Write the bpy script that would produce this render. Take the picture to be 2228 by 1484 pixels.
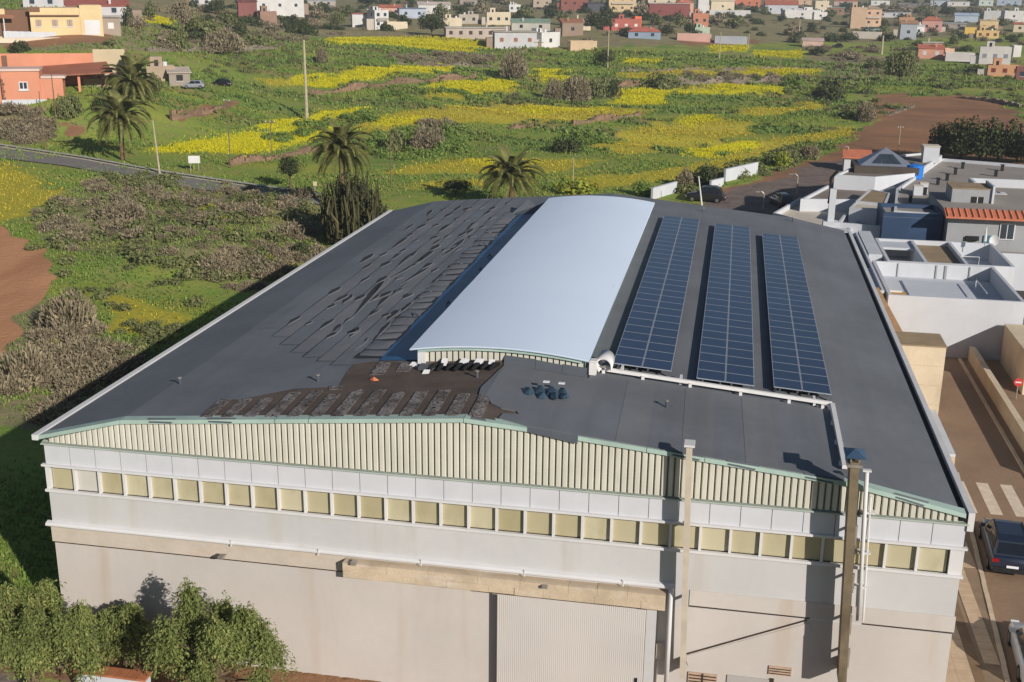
import bpy, bmesh, math, random
import numpy as np
from mathutils import Vector, Matrix
random.seed(7); RNG = np.random.default_rng(7)
for _o in list(bpy.data.objects): bpy.data.objects.remove(_o)
SC = bpy.context.scene
COL = SC.collection

# ------------------------------------------------------------------ camera
FPX, CAM = 2530.27, np.array([25.4619, -37.7722, 25.9619])
YAW, PIT, ROL = -0.1849, 0.2972, 0.0109
_cy, _sy, _cp, _sp = math.cos(YAW), math.sin(YAW), math.cos(PIT), math.sin(PIT)
FW = np.array([_sy*_cp, _cy*_cp, -_sp]); _r = np.array([_cy, -_sy, 0.]); _u = np.cross(_r, FW)
RT = math.cos(ROL)*_r + math.sin(ROL)*_u; UP = -math.sin(ROL)*_r + math.cos(ROL)*_u
_cd = bpy.data.cameras.new('camera'); _cam = bpy.data.objects.new('camera', _cd); COL.objects.link(_cam)
_cam.matrix_world = Matrix(((RT[0], UP[0], -FW[0], CAM[0]), (RT[1], UP[1], -FW[1], CAM[1]), (RT[2], UP[2], -FW[2], CAM[2]), (0, 0, 0, 1)))
_cd.sensor_width = 36.0; _cd.lens = FPX/2228*36.0; _cd.clip_start = 0.5; _cd.clip_end = 20000
SC.camera = _cam

# ------------------------------------------------------------------ daylight
SUN = Vector((1.72, -1.70, 1.0)).normalized()           # towards the sun, building axes
SUN_EL = math.asin(SUN.z); SUN_AZ = math.atan2(SUN.x, SUN.y)
W = bpy.data.worlds.new('World'); SC.world = W; W.use_nodes = True
_n = W.node_tree.nodes; _l = W.node_tree.links; _n.clear()
_sky = _n.new('ShaderNodeTexSky'); _sky.sky_type = 'NISHITA'; _sky.sun_disc = False
_sky.sun_elevation = SUN_EL; _sky.sun_rotation = SUN_AZ; _sky.altitude = 400; _sky.air_density = 1.0; _sky.dust_density = 0.5; _sky.ozone_density = 2.0
_bg = _n.new('ShaderNodeBackground'); _bg.inputs['Strength'].default_value = 0.055
_wo = _n.new('ShaderNodeOutputWorld'); _l.new(_sky.outputs[0], _bg.inputs[0]); _l.new(_bg.outputs[0], _wo.inputs[0])
_sd = bpy.data.lights.new('sun', 'SUN'); _so = bpy.data.objects.new('sun', _sd); COL.objects.link(_so)
_sd.energy = 4.9; _sd.angle = math.radians(0.53); _sd.color = (1.0, 0.93, 0.85)
_so.rotation_euler = SUN.to_track_quat('Z', 'Y').to_euler(); _so.location = (80, -80, 60)
SC.view_settings.view_transform = 'Standard'; SC.view_settings.look = 'None'
SC.view_settings.exposure = 0.0; SC.view_settings.gamma = 1.0; SC.view_settings.use_curve_mapping = False
SC.render.engine = 'CYCLES'
SC.cycles.max_bounces = 6; SC.cycles.diffuse_bounces = 3; SC.cycles.glossy_bounces = 2; SC.cycles.transmission_bounces = 3
SC.cycles.transparent_max_bounces = 4; SC.cycles.volume_bounces = 0; SC.cycles.caustics_reflective = False; SC.cycles.caustics_refractive = False
SC.cycles.use_denoising = True; SC.cycles.sample_clamp_indirect = 6.0

# ------------------------------------------------------------------ photograph geometry -> places
def ray(px, py): return FW + RT*((px-1114.)/FPX) + UP*((742.-py)/FPX)
def on_z(px, py, z): d = ray(px, py); return CAM + d*((z-CAM[2])/d[2])
def on_y(px, py, y): d = ray(px, py); return CAM + d*((y-CAM[1])/d[1])
def ppm(pt): return FPX/float((np.asarray(pt)-CAM) @ FW)     # photo pixels per metre at a place
def lerp(a, b, t): return a+(b-a)*t
def sst(a, b, x): t = np.clip((x-a)/(b-a), 0, 1); return t*t*(3-2*t)

# ------------------------------------------------------------------ materials
def S(r, g, b):
    return tuple((v/255/12.92 if v/255 <= .04045 else ((v/255+.055)/1.055)**2.4) for v in (r, g, b))
class NT:
    def __init__(s, name):
        s.m = bpy.data.materials.new(name); s.m.use_nodes = True; s.t = s.m.node_tree; s.n = s.t.nodes; s.l = s.t.links
        s.n.clear(); s.out = s.n.new('ShaderNodeOutputMaterial'); s.b = s.n.new('ShaderNodeBsdfPrincipled')
        s.l.new(s.b.outputs[0], s.out.inputs[0]); s.pos = None
    def new(s, t, **k):
        x = s.n.new(t)
        for a, v in k.items(): setattr(x, a, v)
        return x
    def P(s):
        if s.pos is None: s.pos = s.new('ShaderNodeNewGeometry').outputs['Position']
        return s.pos
    def mapped(s, sc):
        v = s.new('ShaderNodeVectorMath', operation='MULTIPLY'); s.l.new(s.P(), v.inputs[0]); v.inputs[1].default_value = sc
        return v.outputs[0]
    def noise(s, scale=1.0, detail=4, rough=.55, sc3=None, dist=0.):
        x = s.new('ShaderNodeTexNoise'); s.l.new(s.mapped(sc3) if sc3 else s.P(), x.inputs['Vector'])
        x.inputs['Scale'].default_value = scale; x.inputs['Detail'].default_value = detail
        x.inputs['Roughness'].default_value = rough; x.inputs['Distortion'].default_value = dist
        return x.outputs['Fac']
    def ramp(s, fac, a, b, lo=0., hi=1.):
        x = s.new('ShaderNodeMapRange'); x.interpolation_type = 'SMOOTHSTEP'; s.l.new(fac, x.inputs[0])
        for i, v in enumerate((a, b, lo, hi)): x.inputs[i+1].default_value = v
        return x.outputs[0]
    def math(s, op, a, b=None):
        x = s.new('ShaderNodeMath', operation=op)
        for i, v in enumerate((a, b)):
            if v is None: continue
            if isinstance(v, (int, float)): x.inputs[i].default_value = v
            else: s.l.new(v, x.inputs[i])
        return x.outputs[0]
    def mix(s, fac, a, b, mode='MIX'):
        x = s.new('ShaderNodeMix', data_type='RGBA', blend_type=mode)
        for i, v in ((0, fac), (6, a), (7, b)):
            if isinstance(v, (int, float)): x.inputs[i].default_value = v
            elif isinstance(v, tuple): x.inputs[i].default_value = (*v[:3], 1)
            else: s.l.new(v, x.inputs[i])
        return x.outputs[2]
    def attr(s, name, kind='GEOMETRY', out='Fac'):
        x = s.new('ShaderNodeAttribute', attribute_name=name, attribute_type=kind); return x.outputs[out]
    def bump(s, h, strength=.3, dist=.05):
        x = s.new('ShaderNodeBump'); x.inputs['Strength'].default_value = strength; x.inputs['Distance'].default_value = dist
        s.l.new(h, x.inputs['Height']); s.l.new(x.outputs[0], s.b.inputs['Normal'])
    def col(s, c):
        if isinstance(c, tuple): s.b.inputs['Base Color'].default_value = (*c[:3], 1)
        else: s.l.new(c, s.b.inputs['Base Color'])
    def set(s, rough=.8, spec=.3, metal=0.):
        s.b.inputs['Roughness'].default_value = rough; s.b.inputs['Specular IOR Level'].default_value = spec
        s.b.inputs['Metallic'].default_value = metal
        return s.m
def dim(c, k): return tuple(min(1., v*k) for v in c)
_MC = {}
def mat(name, c, rough=.8, var=.18, scale=1.5, fine=0., stain=None, stain_scale=(.6, .6, .18), stain_amt=.45, bump=.0, bscale=30, spec=.3, metal=0.):
    """painted / mineral surface: broad tone change, optional run-down stains, fine grain"""
    if name in _MC: return _MC[name]
    t = NT(name); base = c
    f = t.ramp(t.noise(scale, 5), .3, .7)
    k = t.mix(f, dim(base, 1-var), dim(base, 1+var*.55))
    if fine:
        g = t.ramp(t.noise(scale*14, 3), .35, .65); k = t.mix(t.math('MULTIPLY', g, fine), k, dim(base, .55))
    if stain:
        s1 = t.ramp(t.noise(1.0, 6, .62, stain_scale), .52, .78); k = t.mix(t.math('MULTIPLY', s1, stain_amt), k, stain)
    t.col(k)
    if bump: t.bump(t.noise(bscale, 3), bump, .02)
    _MC[name] = t.set(rough, spec, metal); return _MC[name]

# ------------------------------------------------------------------ mesh helpers
def link(o, parent=None):
    COL.objects.link(o)
    if parent is not None: o.parent = parent
    return o
def tag(o, label=None, cat=None, group=None, kind=None):
    for k, v in (('label', label), ('category', cat), ('group', group), ('kind', kind)):
        if v: o[k] = v
    return o
def thing(name, label, cat, loc=(0, 0, 0), rz=0., group=None):
    o = bpy.data.objects.new(name, None); link(o); o.location = tuple(float(v) for v in loc); o.rotation_euler = (0, 0, rz)
    o.empty_display_size = .5
    return tag(o, label, cat, group)
def raw(name, v, f, m, parent=None, smooth=False):
    me = bpy.data.meshes.new(name); me.from_pydata([tuple(map(float, p)) for p in v], [], f); me.update()
    for x in (m if isinstance(m, (list, tuple)) else [m]): me.materials.append(x)
    if smooth: me.polygons.foreach_set('use_smooth', [len(q) == 4 for q in f])
    return link(bpy.data.objects.new(name, me), parent)
def share(o, parent, loc=(0, 0, 0), rot=(0, 0, 0), sc=(1, 1, 1), name=None):
    c = bpy.data.objects.new(name or o.name.split('.')[0], o.data); link(c, parent); c.location = loc; c.rotation_euler = rot; c.scale = sc
    return c
class MB:
    """collects boxes, prisms and tubes into one mesh"""
    def __init__(s): s.v = []; s.f = []; s.mi = []
    def add(s, v, f, mi=0):
        o = len(s.v); s.v += [tuple(map(float, p)) for p in v]; s.f += [tuple(i+o for i in q) for q in f]; s.mi += [mi]*len(f); return s
    def box(s, x0, x1, y0, y1, z0, z1, mi=0, M_=None):
        v = [(x0, y0, z0), (x1, y0, z0), (x1, y1, z0), (x0, y1, z0), (x0, y0, z1), (x1, y0, z1), (x1, y1, z1), (x0, y1, z1)]
        if M_ is not None: v = [tuple(M_ @ Vector(p)) for p in v]
        return s.add(v, [(0, 3, 2, 1), (4, 5, 6, 7), (0, 1, 5, 4), (1, 2, 6, 5), (2, 3, 7, 6), (3, 0, 4, 7)], mi)
    def prism(s, poly, z0, z1, mi=0):
        a = sum(poly[i][0]*poly[(i+1) % len(poly)][1]-poly[(i+1) % len(poly)][0]*poly[i][1] for i in range(len(poly)))
        if a < 0: poly = poly[::-1]
        n = len(poly); zf0 = z0 if callable(z0) else (lambda x, y: z0); zf1 = z1 if callable(z1) else (lambda x, y: z1)
        v = [(p[0], p[1], zf0(p[0], p[1])) for p in poly]+[(p[0], p[1], zf1(p[0], p[1])) for p in poly]
        return s.add(v, [tuple(range(n))[::-1], tuple(range(n, 2*n))]+[(i, (i+1) % n, n+(i+1) % n, n+i) for i in range(n)], mi)
    def tube(s, pts, rad, n=8, mi=0, caps=True):
        pts = [Vector(tuple(map(float, p))) for p in pts]; m = len(pts); rad = rad if isinstance(rad, (list, tuple)) else [rad]*m; v = []
        for i, p in enumerate(pts):
            d = (pts[min(i+1, m-1)]-pts[max(i-1, 0)]).normalized(); a = d.orthogonal().normalized() if abs(d.z) > .99 else d.cross(Vector((0, 0, 1))).normalized()
            b = d.cross(a)
            for k in range(n):
                t = 2*math.pi*k/n; v.append(tuple(p+(a*math.cos(t)+b*math.sin(t))*rad[i]))
        f = [(i*n+k, i*n+(k+1) % n, (i+1)*n+(k+1) % n, (i+1)*n+k) for i in range(m-1) for k in range(n)]
        if caps: f += [tuple(range(n))[::-1], tuple(range((m-1)*n, m*n))]
        return s.add(v, f, mi)
    def build(s, name, m, parent=None, smooth=False, fixn=False):
        o = raw(name, s.v, s.f, m, parent, smooth); o.data.polygons.foreach_set('material_index', s.mi)
        if fixn:
            bm = bmesh.new(); bm.from_mesh(o.data); bmesh.ops.recalc_face_normals(bm, faces=bm.faces); bm.to_mesh(o.data); bm.free()
        return o
def box(name, b, m, parent=None): return MB().box(*b).build(name, m, parent)
def struct(o): o['kind'] = 'structure'; return o

# ------------------------------------------------------------------ ground height
_PY = np.array([-200, 90, 140, 154, 182, 218, 260, 300, 400, 500, 700, 1000, 1500, 2200, 4000.])
_ZL = np.array([0, 0, 0.4, 5.6, 7.5, 14, 17.5, 19, 21, 22, 24, 28, 36, 52, 70.])       # bearing -.62
_ZC = np.array([0, 0, 0, 0.4, 1.6, 3.4, 5.0, 6.2, 8.4, 10.5, 14, 19, 30, 50, 70.])     # bearing -.33
_ZM = np.array([0, 0, 0, 0, .2, 1.0, 2.0, 3.2, 5.6, 7.6, 11, 16, 27, 48, 70.])     # bearing -.12
_ZR = np.array([0, 0, 0, 0, 0, 0, .3, .8, 2.2, 3.6, 6.2, 10, 22, 45, 70.])         # bearing +.12
_BB = np.array([-.62, -.33, -.12, .14])
def terrace_phase(x, y):
    s = y+.16*x+7*np.sin(x*.021+.6)+3*np.sin(x*.055+y*.01); return (s/21.) % 1.
def hgt(x, y):
    x = np.asarray(x, float); y = np.asarray(y, float)
    b = (x-25.)/np.maximum(y+38., 40.)
    prof = [np.interp(y, _PY, q) for q in (_ZL, _ZC, _ZM, _ZR)]
    bb = np.clip(b, _BB[0], _BB[-1]); z = np.zeros(np.broadcast(x, y).shape)
    for i in range(3):
        t = np.clip((bb-_BB[i])/(_BB[i+1]-_BB[i]), 0, 1); w = t*t*(3-2*t)
        m = (bb >= _BB[i]) & ((bb < _BB[i+1]) | (i == 2)); z = np.where(m, prof[i]*(1-w)+prof[i+1]*w, z)
    far = sst(95, 170, y)
    z = z + far*(.45*np.sin(x*.071+y*.05)+.35*np.sin(x*.031-y*.093+1.3)+.28*np.sin(y*.21+x*.022))
    # stepped field terraces: flat treads, short banks facing the valley
    ph = terrace_phase(x, y); amp = 1.25*sst(140, 168, y)*(1-sst(400, 470, y))*sst(-.60, -.50, b)*(1-sst(.02, .12, b))
    z = z+amp*(sst(.78, 1., ph)-ph)
    # low earth bank along the far left side of the hall
    z = z + 1.5*np.exp(-((x+26)/9.)**2)*sst(52, 66, y)*(1-sst(92, 108, y))
    return z
_T = np.concatenate([np.arange(20, 260, 1.5), np.geomspace(260, 6000, 520)])
def hit(px, py, lift=0.):
    """where the line of sight through a photo pixel meets the ground"""
    d = ray(px, py); P = CAM+d*_T[:, None]; below = P[:, 2] < hgt(P[:, 0], P[:, 1])+lift; i = int(np.argmax(below)) if below.any() else len(_T)-1
    a, b = _T[max(i-1, 0)], _T[i]
    for _ in range(3):
        tt = np.linspace(a, b, 12); P = CAM+d*tt[:, None]; bl = P[:, 2] < hgt(P[:, 0], P[:, 1])+lift; k = int(np.argmax(bl)) if bl.any() else 11; a, b = tt[max(k-1, 0)], tt[k]
    p = CAM+d*b; p[2] = float(hgt(p[0], p[1])); return p
# ------------------------------------------------------------------ ground sheet
YELLOW = [
 [(715, 84), (860, 80), (1000, 87), (1078, 96), (1076, 108), (1000, 113), (930, 106), (820, 98), (735, 95)],
 [(640, 182), (760, 158), (860, 146), (960, 141), (985, 149), (880, 160), (760, 178), (680, 190)],
 [(932, 186), (1000, 178), (1112, 178), (1122, 191), (1050, 200), (960, 206)],
 [(330, 322), (400, 308), (520, 293), (640, 277), (730, 268), (742, 281), (650, 313), (545, 336), (430, 331), (350, 333)],
 [(560, 280), (640, 258), (740, 240), (805, 233), (795, 243), (700, 262), (600, 284)],
 [(1345, 206), (1400, 189), (1458, 198), (1452, 226), (1380, 231), (1330, 226)],
 [(1478, 196), (1600, 184), (1702, 190), (1704, 201), (1590, 204), (1488, 206)],
 [(1545, 103), (1622, 98), (1626, 110), (1560, 113)], [(1640, 112), (1742, 109), (1742, 123), (1648, 123)],
 [(1360, 130), (1432, 127), (1442, 135), (1368, 140)], [(1468, 263), (1540, 250), (1562, 262), (1500, 274)],
 [(1130, 238), (1300, 232), (1330, 238), (1200, 247)], [(800, 264), (900, 252), (960, 256), (860, 276)], [(1620, 150), (1780, 152), (1760, 162), (1640, 162)], [(1010, 352), (1120, 346), (1180, 352), (1080, 362)], [(1480, 330), (1600, 306), (1640, 312), (1540, 344)], [(640, 172), (700, 160), (720, 168), (660, 184)], [(1170, 150), (1220, 152), (1235, 172), (1180, 182)], [(320, 36), (372, 38), (370, 52), (322, 50)]]
OCHRE = [
 [(-80, 350), (0, 352), (60, 378), (140, 425), (100, 450), (30, 478), (-80, 500)],
 [(1335, 166), (1500, 151), (1700, 148), (1784, 155), (1770, 164), (1640, 166), (1480, 164), (1400, 171)],
 [(855, 366), (1000, 345), (1150, 345), (1305, 350), (1240, 373), (1100, 376), (950, 376), (850, 380)],
 [(1240, 388), (1400, 378), (1560, 345), (1690, 302), (1862, 274), (1872, 291), (1700, 326), (1560, 376), (1400, 402), (1300, 412)],
 [(755, 272), (900, 240), (1100, 226), (1335, 236), (1300, 256), (1150, 266), (950, 271), (800, 287)],
 [(1290, 312), (1420, 270), (1560, 256), (1625, 266), (1640, 291), (1500, 322), (1350, 341)],
 [(560, 172), (640, 168), (660, 186), (580, 186)], [(1120, 245), (1300, 232), (1420, 240), (1330, 262), (1180, 268)], [(1600, 240), (1790, 225), (1800, 240), (1640, 256)], [(880, 398), (1060, 388), (1080, 402), (900, 412)], [(930, 200), (1080, 190), (1130, 196), (1000, 214), (930, 216)], [(700, 300), (760, 286), (770, 300), (710, 314)],
 [(230, 640), (340, 655), (420, 690), (360, 740), (250, 720)], [(560, 525), (650, 540), (620, 575), (560, 560)]]
SOIL = [
 [(1540, 450), (1580, 412), (1720, 366), (1830, 322), (1893, 264), (1958, 214), (2110, 206), (2192, 224), (2218, 256), (2300, 290), (2300, 400), (2020, 350), (1900, 380), (1850, 470), (1700, 480), (1560, 470)],
 [(370, 250), (500, 226), (520, 236), (400, 262)], [(0, 78), (240, 74), (250, 90), (0, 108)], [(135, 270), (190, 265), (190, 292), (140, 292)],
 [(1900, 205), (1990, 200), (1960, 225), (1890, 260)], [(1480, 88), (1640, 84), (1660, 96), (1490, 100)]]
CLAY = [[(-140, 460), (0, 498), (62, 528), (116, 588), (108, 628), (56, 672), (30, 726), (2, 768), (-140, 830)]]
GRAVEL = [[(1515, 452), (1590, 412), (1700, 384), (1790, 352), (1850, 352), (1800, 420), (1700, 478), (1560, 472)]]
DRY = [
 [(-40, -4), (2260, -4), (2260, 70), (1900, 92), (1500, 96), (1080, 112), (760, 78), (420, 100), (-40, 106)],
 [(70, 460), (200, 385), (330, 395), (520, 400), (690, 410), (720, 470), (640, 560), (500, 600), (420, 560), (200, 560), (80, 520)],
 [(-60, 690), (80, 660), (200, 690), (300, 800), (200, 900), (60, 940), (-60, 900)],
 [(-40, 245), (90, 235), (130, 300), (60, 318), (-40, 300)], [(860, 118), (1080, 124), (1080, 142), (900, 140), (840, 128)],
 [(1180, 195), (1340, 160), (1360, 205), (1240, 222)], [(0, 60), (300, 60), (560, 60), (700, 85), (600, 105), (320, 112), (0, 112)],
 [(1750, 115), (2000, 125), (2020, 175), (1850, 180), (1760, 150)], [(1480, 165), (1740, 165), (1740, 182), (1480, 184)]]
def world_poly(poly):
    out = []
    for i, (a, b) in enumerate(zip(poly, poly[1:]+poly[:1])):
        n = max(1, int(math.hypot(b[0]-a[0], b[1]-a[1])/60))
        for k in range(n): q = hit(lerp(a[0], b[0], k/n), lerp(a[1], b[1], k/n)); out.append((q[0], q[1]))
    return np.array(out)
def sdist(P, X, Y):
    """signed distance in metres, positive inside; far points are clipped to -30"""
    out = np.full(X.shape, -30.); x0, y0 = P.min(0)-12; x1, y1 = P.max(0)+12
    m = (X > x0) & (X < x1) & (Y > y0) & (Y < y1)
    if not m.any(): return out
    x, y = X[m], Y[m]; d = np.full(x.shape, 1e9); ins = np.zeros(x.shape, bool)
    for a, b in zip(P, np.roll(P, -1, 0)):
        e = b-a; t = np.clip(((x-a[0])*e[0]+(y-a[1])*e[1])/max(e@e, 1e-9), 0, 1)
        d = np.minimum(d, np.hypot(x-a[0]-t*e[0], y-a[1]-t*e[1]))
        c = ((a[1] > y) != (b[1] > y)); ins ^= c & (x < (e[0])*(y-a[1])/(e[1] if abs(e[1]) > 1e-9 else 1e-9)+a[0])
    out[m] = np.where(ins, d, -d); return out
WP = {k: [world_poly(p) for p in v] for k, v in (('yel', YELLOW), ('och', OCHRE), ('soil', SOIL), ('dry', DRY), ('clay', CLAY), ('gravel', GRAVEL))}
WP['soil'] += [np.array([(-2, -2.6), (34, -2.2), (34, .3), (-.3, .3)]), np.array([(28, 47), (36, 47), (36, 120), (24, 120)])]
WP['gravel'].append(np.array([(-6, -34), (37, -34), (37, -2.4), (-3, -2.4)]))
def masks(X, Y):
    dist = np.hypot(X-25, Y+38); w = np.clip(dist*.006, .35, 3.)     # ragged edge width grows only with field size
    wob = (np.sin(X*.9+np.sin(Y*.5)*2)+np.sin(Y*.8+np.sin(X*.37)*2.2)+np.sin(X*.23-Y*.31))*.33
    r = {}
    for k, P in WP.items():
        s = np.full(X.shape, -30.)
        for p in P: s = np.maximum(s, sdist(p, X, Y))
        r[k] = np.clip(s/(w*2.2)*.5+.5+wob*.35, 0, 1)
    return r
def make_ground():
    # rows run along bearing, columns along distance: one sheet from under the drone to the horizon
    ang = np.radians(np.concatenate([np.linspace(-180, -44, 40)[:-1], np.linspace(-44, 24, 500), np.linspace(24, 180, 40)[1:]]))
    rad = np.concatenate([np.linspace(2, 24, 8), np.geomspace(26, 700, 500), np.geomspace(720, 4200, 50)])
    A, R_ = np.meshgrid(ang, rad, indexing='ij'); X = 25+R_*np.sin(A); Y = -38+R_*np.cos(A); Z = hgt(X, Y)
    na, nr = X.shape
    under = (X > -.2) & (X < 34.2) & (Y > .2) & (Y < 47.4); Z = np.where(under, -.15, Z)
    idx = np.arange(na*nr).reshape(na, nr)
    q = np.stack([idx[:-1, :-1], idx[:-1, 1:], idx[1:, 1:], idx[1:, :-1]], -1).reshape(-1, 4)
    me = bpy.data.meshes.new('ground'); nv = na*nr
    me.vertices.add(nv); me.vertices.foreach_set('co', np.stack([X, Y, Z], -1).astype(np.float32).ravel())
    me.loops.add(q.size); me.loops.foreach_set('vertex_index', q.astype(np.int32).ravel())
    me.polygons.add(len(q)); me.polygons.foreach_set('loop_start', np.arange(0, q.size, 4, dtype=np.int32)); me.polygons.foreach_set('loop_total', np.full(len(q), 4, np.int32))
    me.polygons.foreach_set('use_smooth', np.ones(len(q), bool)); me.update(); me.validate()
    for k, v in masks(X, Y).items():
        at = me.attributes.new(k, 'FLOAT', 'POINT'); at.data.foreach_set('value', v.astype(np.float32).ravel())
    at = me.attributes.new('bank', 'FLOAT', 'POINT'); bk = sst(.74, .84, terrace_phase(X, Y))*sst(140, 168, Y)*(1-sst(420, 470, Y)); at.data.foreach_set('value', bk.astype(np.float32).ravel())
    t = NT('field_ground')
    n1 = t.noise(.055, 6, .6); n2 = t.noise(.35, 6, .65); n3 = t.noise(2.2, 5, .7)
    g = t.mix(t.ramp(n1, .36, .64), S(116, 146, 64), S(142, 162, 74))
    g = t.mix(t.ramp(n2, .38, .66), g, S(152, 154, 84))
    g = t.mix(t.ramp(t.noise(.16, 5, .6), .56, .7), g, S(164, 148, 100))
    g = t.mix(t.math('MULTIPLY', t.ramp(t.noise(1., 5, .6, (.018, .075, .02)), .46, .66), .6), g, S(172, 172, 66))
    g = t.mix(t.math('MULTIPLY', t.ramp(n3, .45, .7), .4), g, S(84, 108, 52))
    def band(name, lo, hi, amt=.5):
        return t.ramp(t.math('ADD', t.attr(name), t.math('MULTIPLY', t.math('SUBTRACT', n2, .5), amt)), lo, hi)
    g = t.mix(t.math('MULTIPLY', band('bank', .4, .8, .6), .7), g, t.mix(t.ramp(t.noise(.05, 4), .42, .58), S(98, 126, 66), S(138, 116, 86)))
    dry = t.mix(t.ramp(n2, .35, .65), S(134, 120, 98), S(158, 142, 116)); g = t.mix(t.math('MULTIPLY', band('dry', .4, .7), .75), g, dry)
    och = t.mix(t.ramp(n3, .35, .65), S(204, 184, 58), S(162, 160, 64)); g = t.mix(t.math('MULTIPLY', band('och', .28, .8, .9), .85), g, och)
    yel = t.mix(t.ramp(n3, .4, .72), S(218, 208, 36), S(170, 176, 50)); g = t.mix(band('yel', .3, .7, .8), g, yel)
    so = t.mix(t.ramp(t.noise(.09, 5), .35, .65), S(168, 124, 92), S(146, 112, 86)); so = t.mix(t.math('MULTIPLY', t.ramp(n3, .4, .7), .3), so, S(104, 78, 60))
    g = t.mix(band('soil', .42, .58, .25), g, so)
    cl = t.mix(t.ramp(t.noise(.22, 4, .5, (1, .3, 1)), .35, .65), S(206, 152, 112), S(186, 134, 98)); g = t.mix(band('clay', .44, .54, .12), g, cl)
    gv = t.mix(t.ramp(n2, .35, .65), S(134, 120, 112), S(116, 104, 98)); g = t.mix(band('gravel', .3, .75, .3), g, gv)
    t.col(g); t.bump(t.math('ADD', t.noise(1.1, 5, .7), t.math('MULTIPLY', n3, .6)), .35, .3); t.set(.95, .1); me.materials.append(t.m)
    return struct(link(bpy.data.objects.new('ground', me)))
GROUND = make_ground()
# ------------------------------------------------------------------ the big hall in the middle
HW, HD = 34.0, 47.8
def roof_z(x): return float(np.interp(x, [0, 3.4, 17, 30.1, 34], [9.15, 10.07, 11.25, 10.0, 9.2]))
def roof_hit(px, py, lift=0.):
    z = 10.5
    for _ in range(40): q = on_z(px, py, z+lift); z = .5*z+.5*roof_z(q[0])
    return on_z(px, py, z+lift)
m_wall = mat('hall_render', S(198, 197, 196), .85, .06, .22, .05, S(178, 168, 154), (.9, .9, .07), .5, .05, 60)
m_wall2 = mat('hall_render_low', S(198, 191, 184), .85, .07, .25, .05, S(182, 160, 136), (.8, .8, .08), .5, .05, 60)
m_white = mat('hall_white', S(214, 213, 213), .7, .06, .5, .0, S(190, 184, 172), (.8, .8, .3), .3)
m_fascia = mat('fascia_white', S(204, 205, 210), .6, .05, .8, 0, S(186, 184, 180), (1.2, 1.2, .3), .3)
m_cream = mat('cladding_cream', S(206, 203, 190), .45, .08, .7, 0, S(200, 202, 184), (2, 2, .25), .35, spec=.4)
m_groove = mat('cladding_groove', S(92, 98, 84), .7, .1, 1.)
m_mint = mat('mint_flashing', S(168, 190, 180), .5, .12, .8, 0, S(130, 144, 134), (1, 1, 1), .4)
m_pane = mat('window_film', S(188, 178, 146), .35, .1, .35, 0, S(190, 178, 140), (.5, .5, .5), .4, spec=.5)
def pane_mat():
    t = NT('window_film'); r = t.new('ShaderNodeObjectInfo').outputs['Random']; k = t.mix(r, S(172, 162, 128), S(196, 188, 160)); k = t.mix(t.math('MULTIPLY', t.ramp(t.noise(1., 5, .6, (.9, .9, .5)), .45, .7), .5), k, S(158, 148, 112)); t.col(k); return t.set(.3, .5)
m_pane = pane_mat()
m_pane2 = mat('window_film_pale', S(200, 196, 188), .4, .06, .5)
m_tan = mat('stained_band', S(200, 188, 174), .88, .1, .8, .1, S(190, 156, 122), (.35, .35, 1.4), .5, .05, 40)
m_lintel = mat('worn_lintel', S(205, 186, 160), .9, .16, 1.2, .25, S(222, 214, 204), (.7, .7, 1.5), .7, .2, 30)
m_rust_shade = mat('rust_shade_line', S(70, 56, 46), .9, .3, 3.)
m_steel = mat('flue_steel', S(178, 170, 160), .45, .2, 2., .1, S(110, 92, 70), (1, 1, .3), .5, metal=.5)
m_flue2 = mat('flue_brown', S(134, 120, 98), .55, .25, 1.5, .15, S(76, 62, 48), (1, 1, .25), .6, metal=.3)
m_capb = mat('cap_blue', S(84, 112, 140), .4, .15, 2., metal=.4)
m_black = mat('black_gutter', S(26, 27, 30), .6, .2, 2.)
def felt(name, c, rough=.62, streak=True):
    t = NT(name)
    k = t.mix(t.ramp(t.noise(.22, 5, .6), .3, .7), dim(c, .88), dim(c, 1.13))
    if streak: k = t.mix(t.math('MULTIPLY', t.ramp(t.noise(1., 5, .6, (.9, .06, .5)), .4, .7), .4), k, dim(c, .74))
    k = t.mix(t.math('MULTIPLY', t.ramp(t.noise(1.1, 6, .7), .52, .72), .3), k, dim(c, 1.3))
    k = t.mix(t.math('MULTIPLY', t.ramp(t.noise(40, 2), .4, .7), .18), k, dim(c, .7))
    t.col(k); t.bump(t.math('ADD', t.noise(1.3, 4), t.math('MULTIPLY', t.noise(55, 2), .15)), .28, .05); return t.set(rough, .35)
m_felt = felt('bitumen_felt', S(112, 115, 120)); m_felt2 = felt('bitumen_felt_warm', S(118, 119, 122)); m_felt3 = felt('bitumen_felt_dark', S(82, 87, 95))
m_vault = mat('vault_membrane', S(222, 237, 255), .85, .025, .12, 0, None, spec=.2)
m_shadeblue = mat('blue_shade_sheet', S(34, 84, 130), .4, .25, .5, .1, S(60, 88, 110), (.7, .12, .7), .5, spec=.5)
def deck_mat():
    t = NT('old_deck'); v = t.new('ShaderNodeTexVoronoi', feature='DISTANCE_TO_EDGE'); t.l.new(t.mapped((1.6, 3.2, 1)), v.inputs['Vector']); v.inputs['Scale'].default_value = 2.6
    e = t.ramp(v.outputs['Distance'], .0, .09); k = t.mix(t.ramp(t.noise(1.6, 5), .35, .65), S(104, 96, 92), S(146, 140, 138))
    t.col(t.mix(e, S(36, 32, 30), k)); t.bump(e, .6, .03); return t.set(.9, .15)
m_deck = mat('brown_deck', S(98, 86, 78), .9, .25, .8, .3, S(118, 100, 86), (.3, 1., 1.), .5, .3, 25)
m_crack = deck_mat()

hall = thing('warehouse', 'large white hall with grey felt roof, raised white vault and long strip of square windows', 'warehouse')
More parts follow.
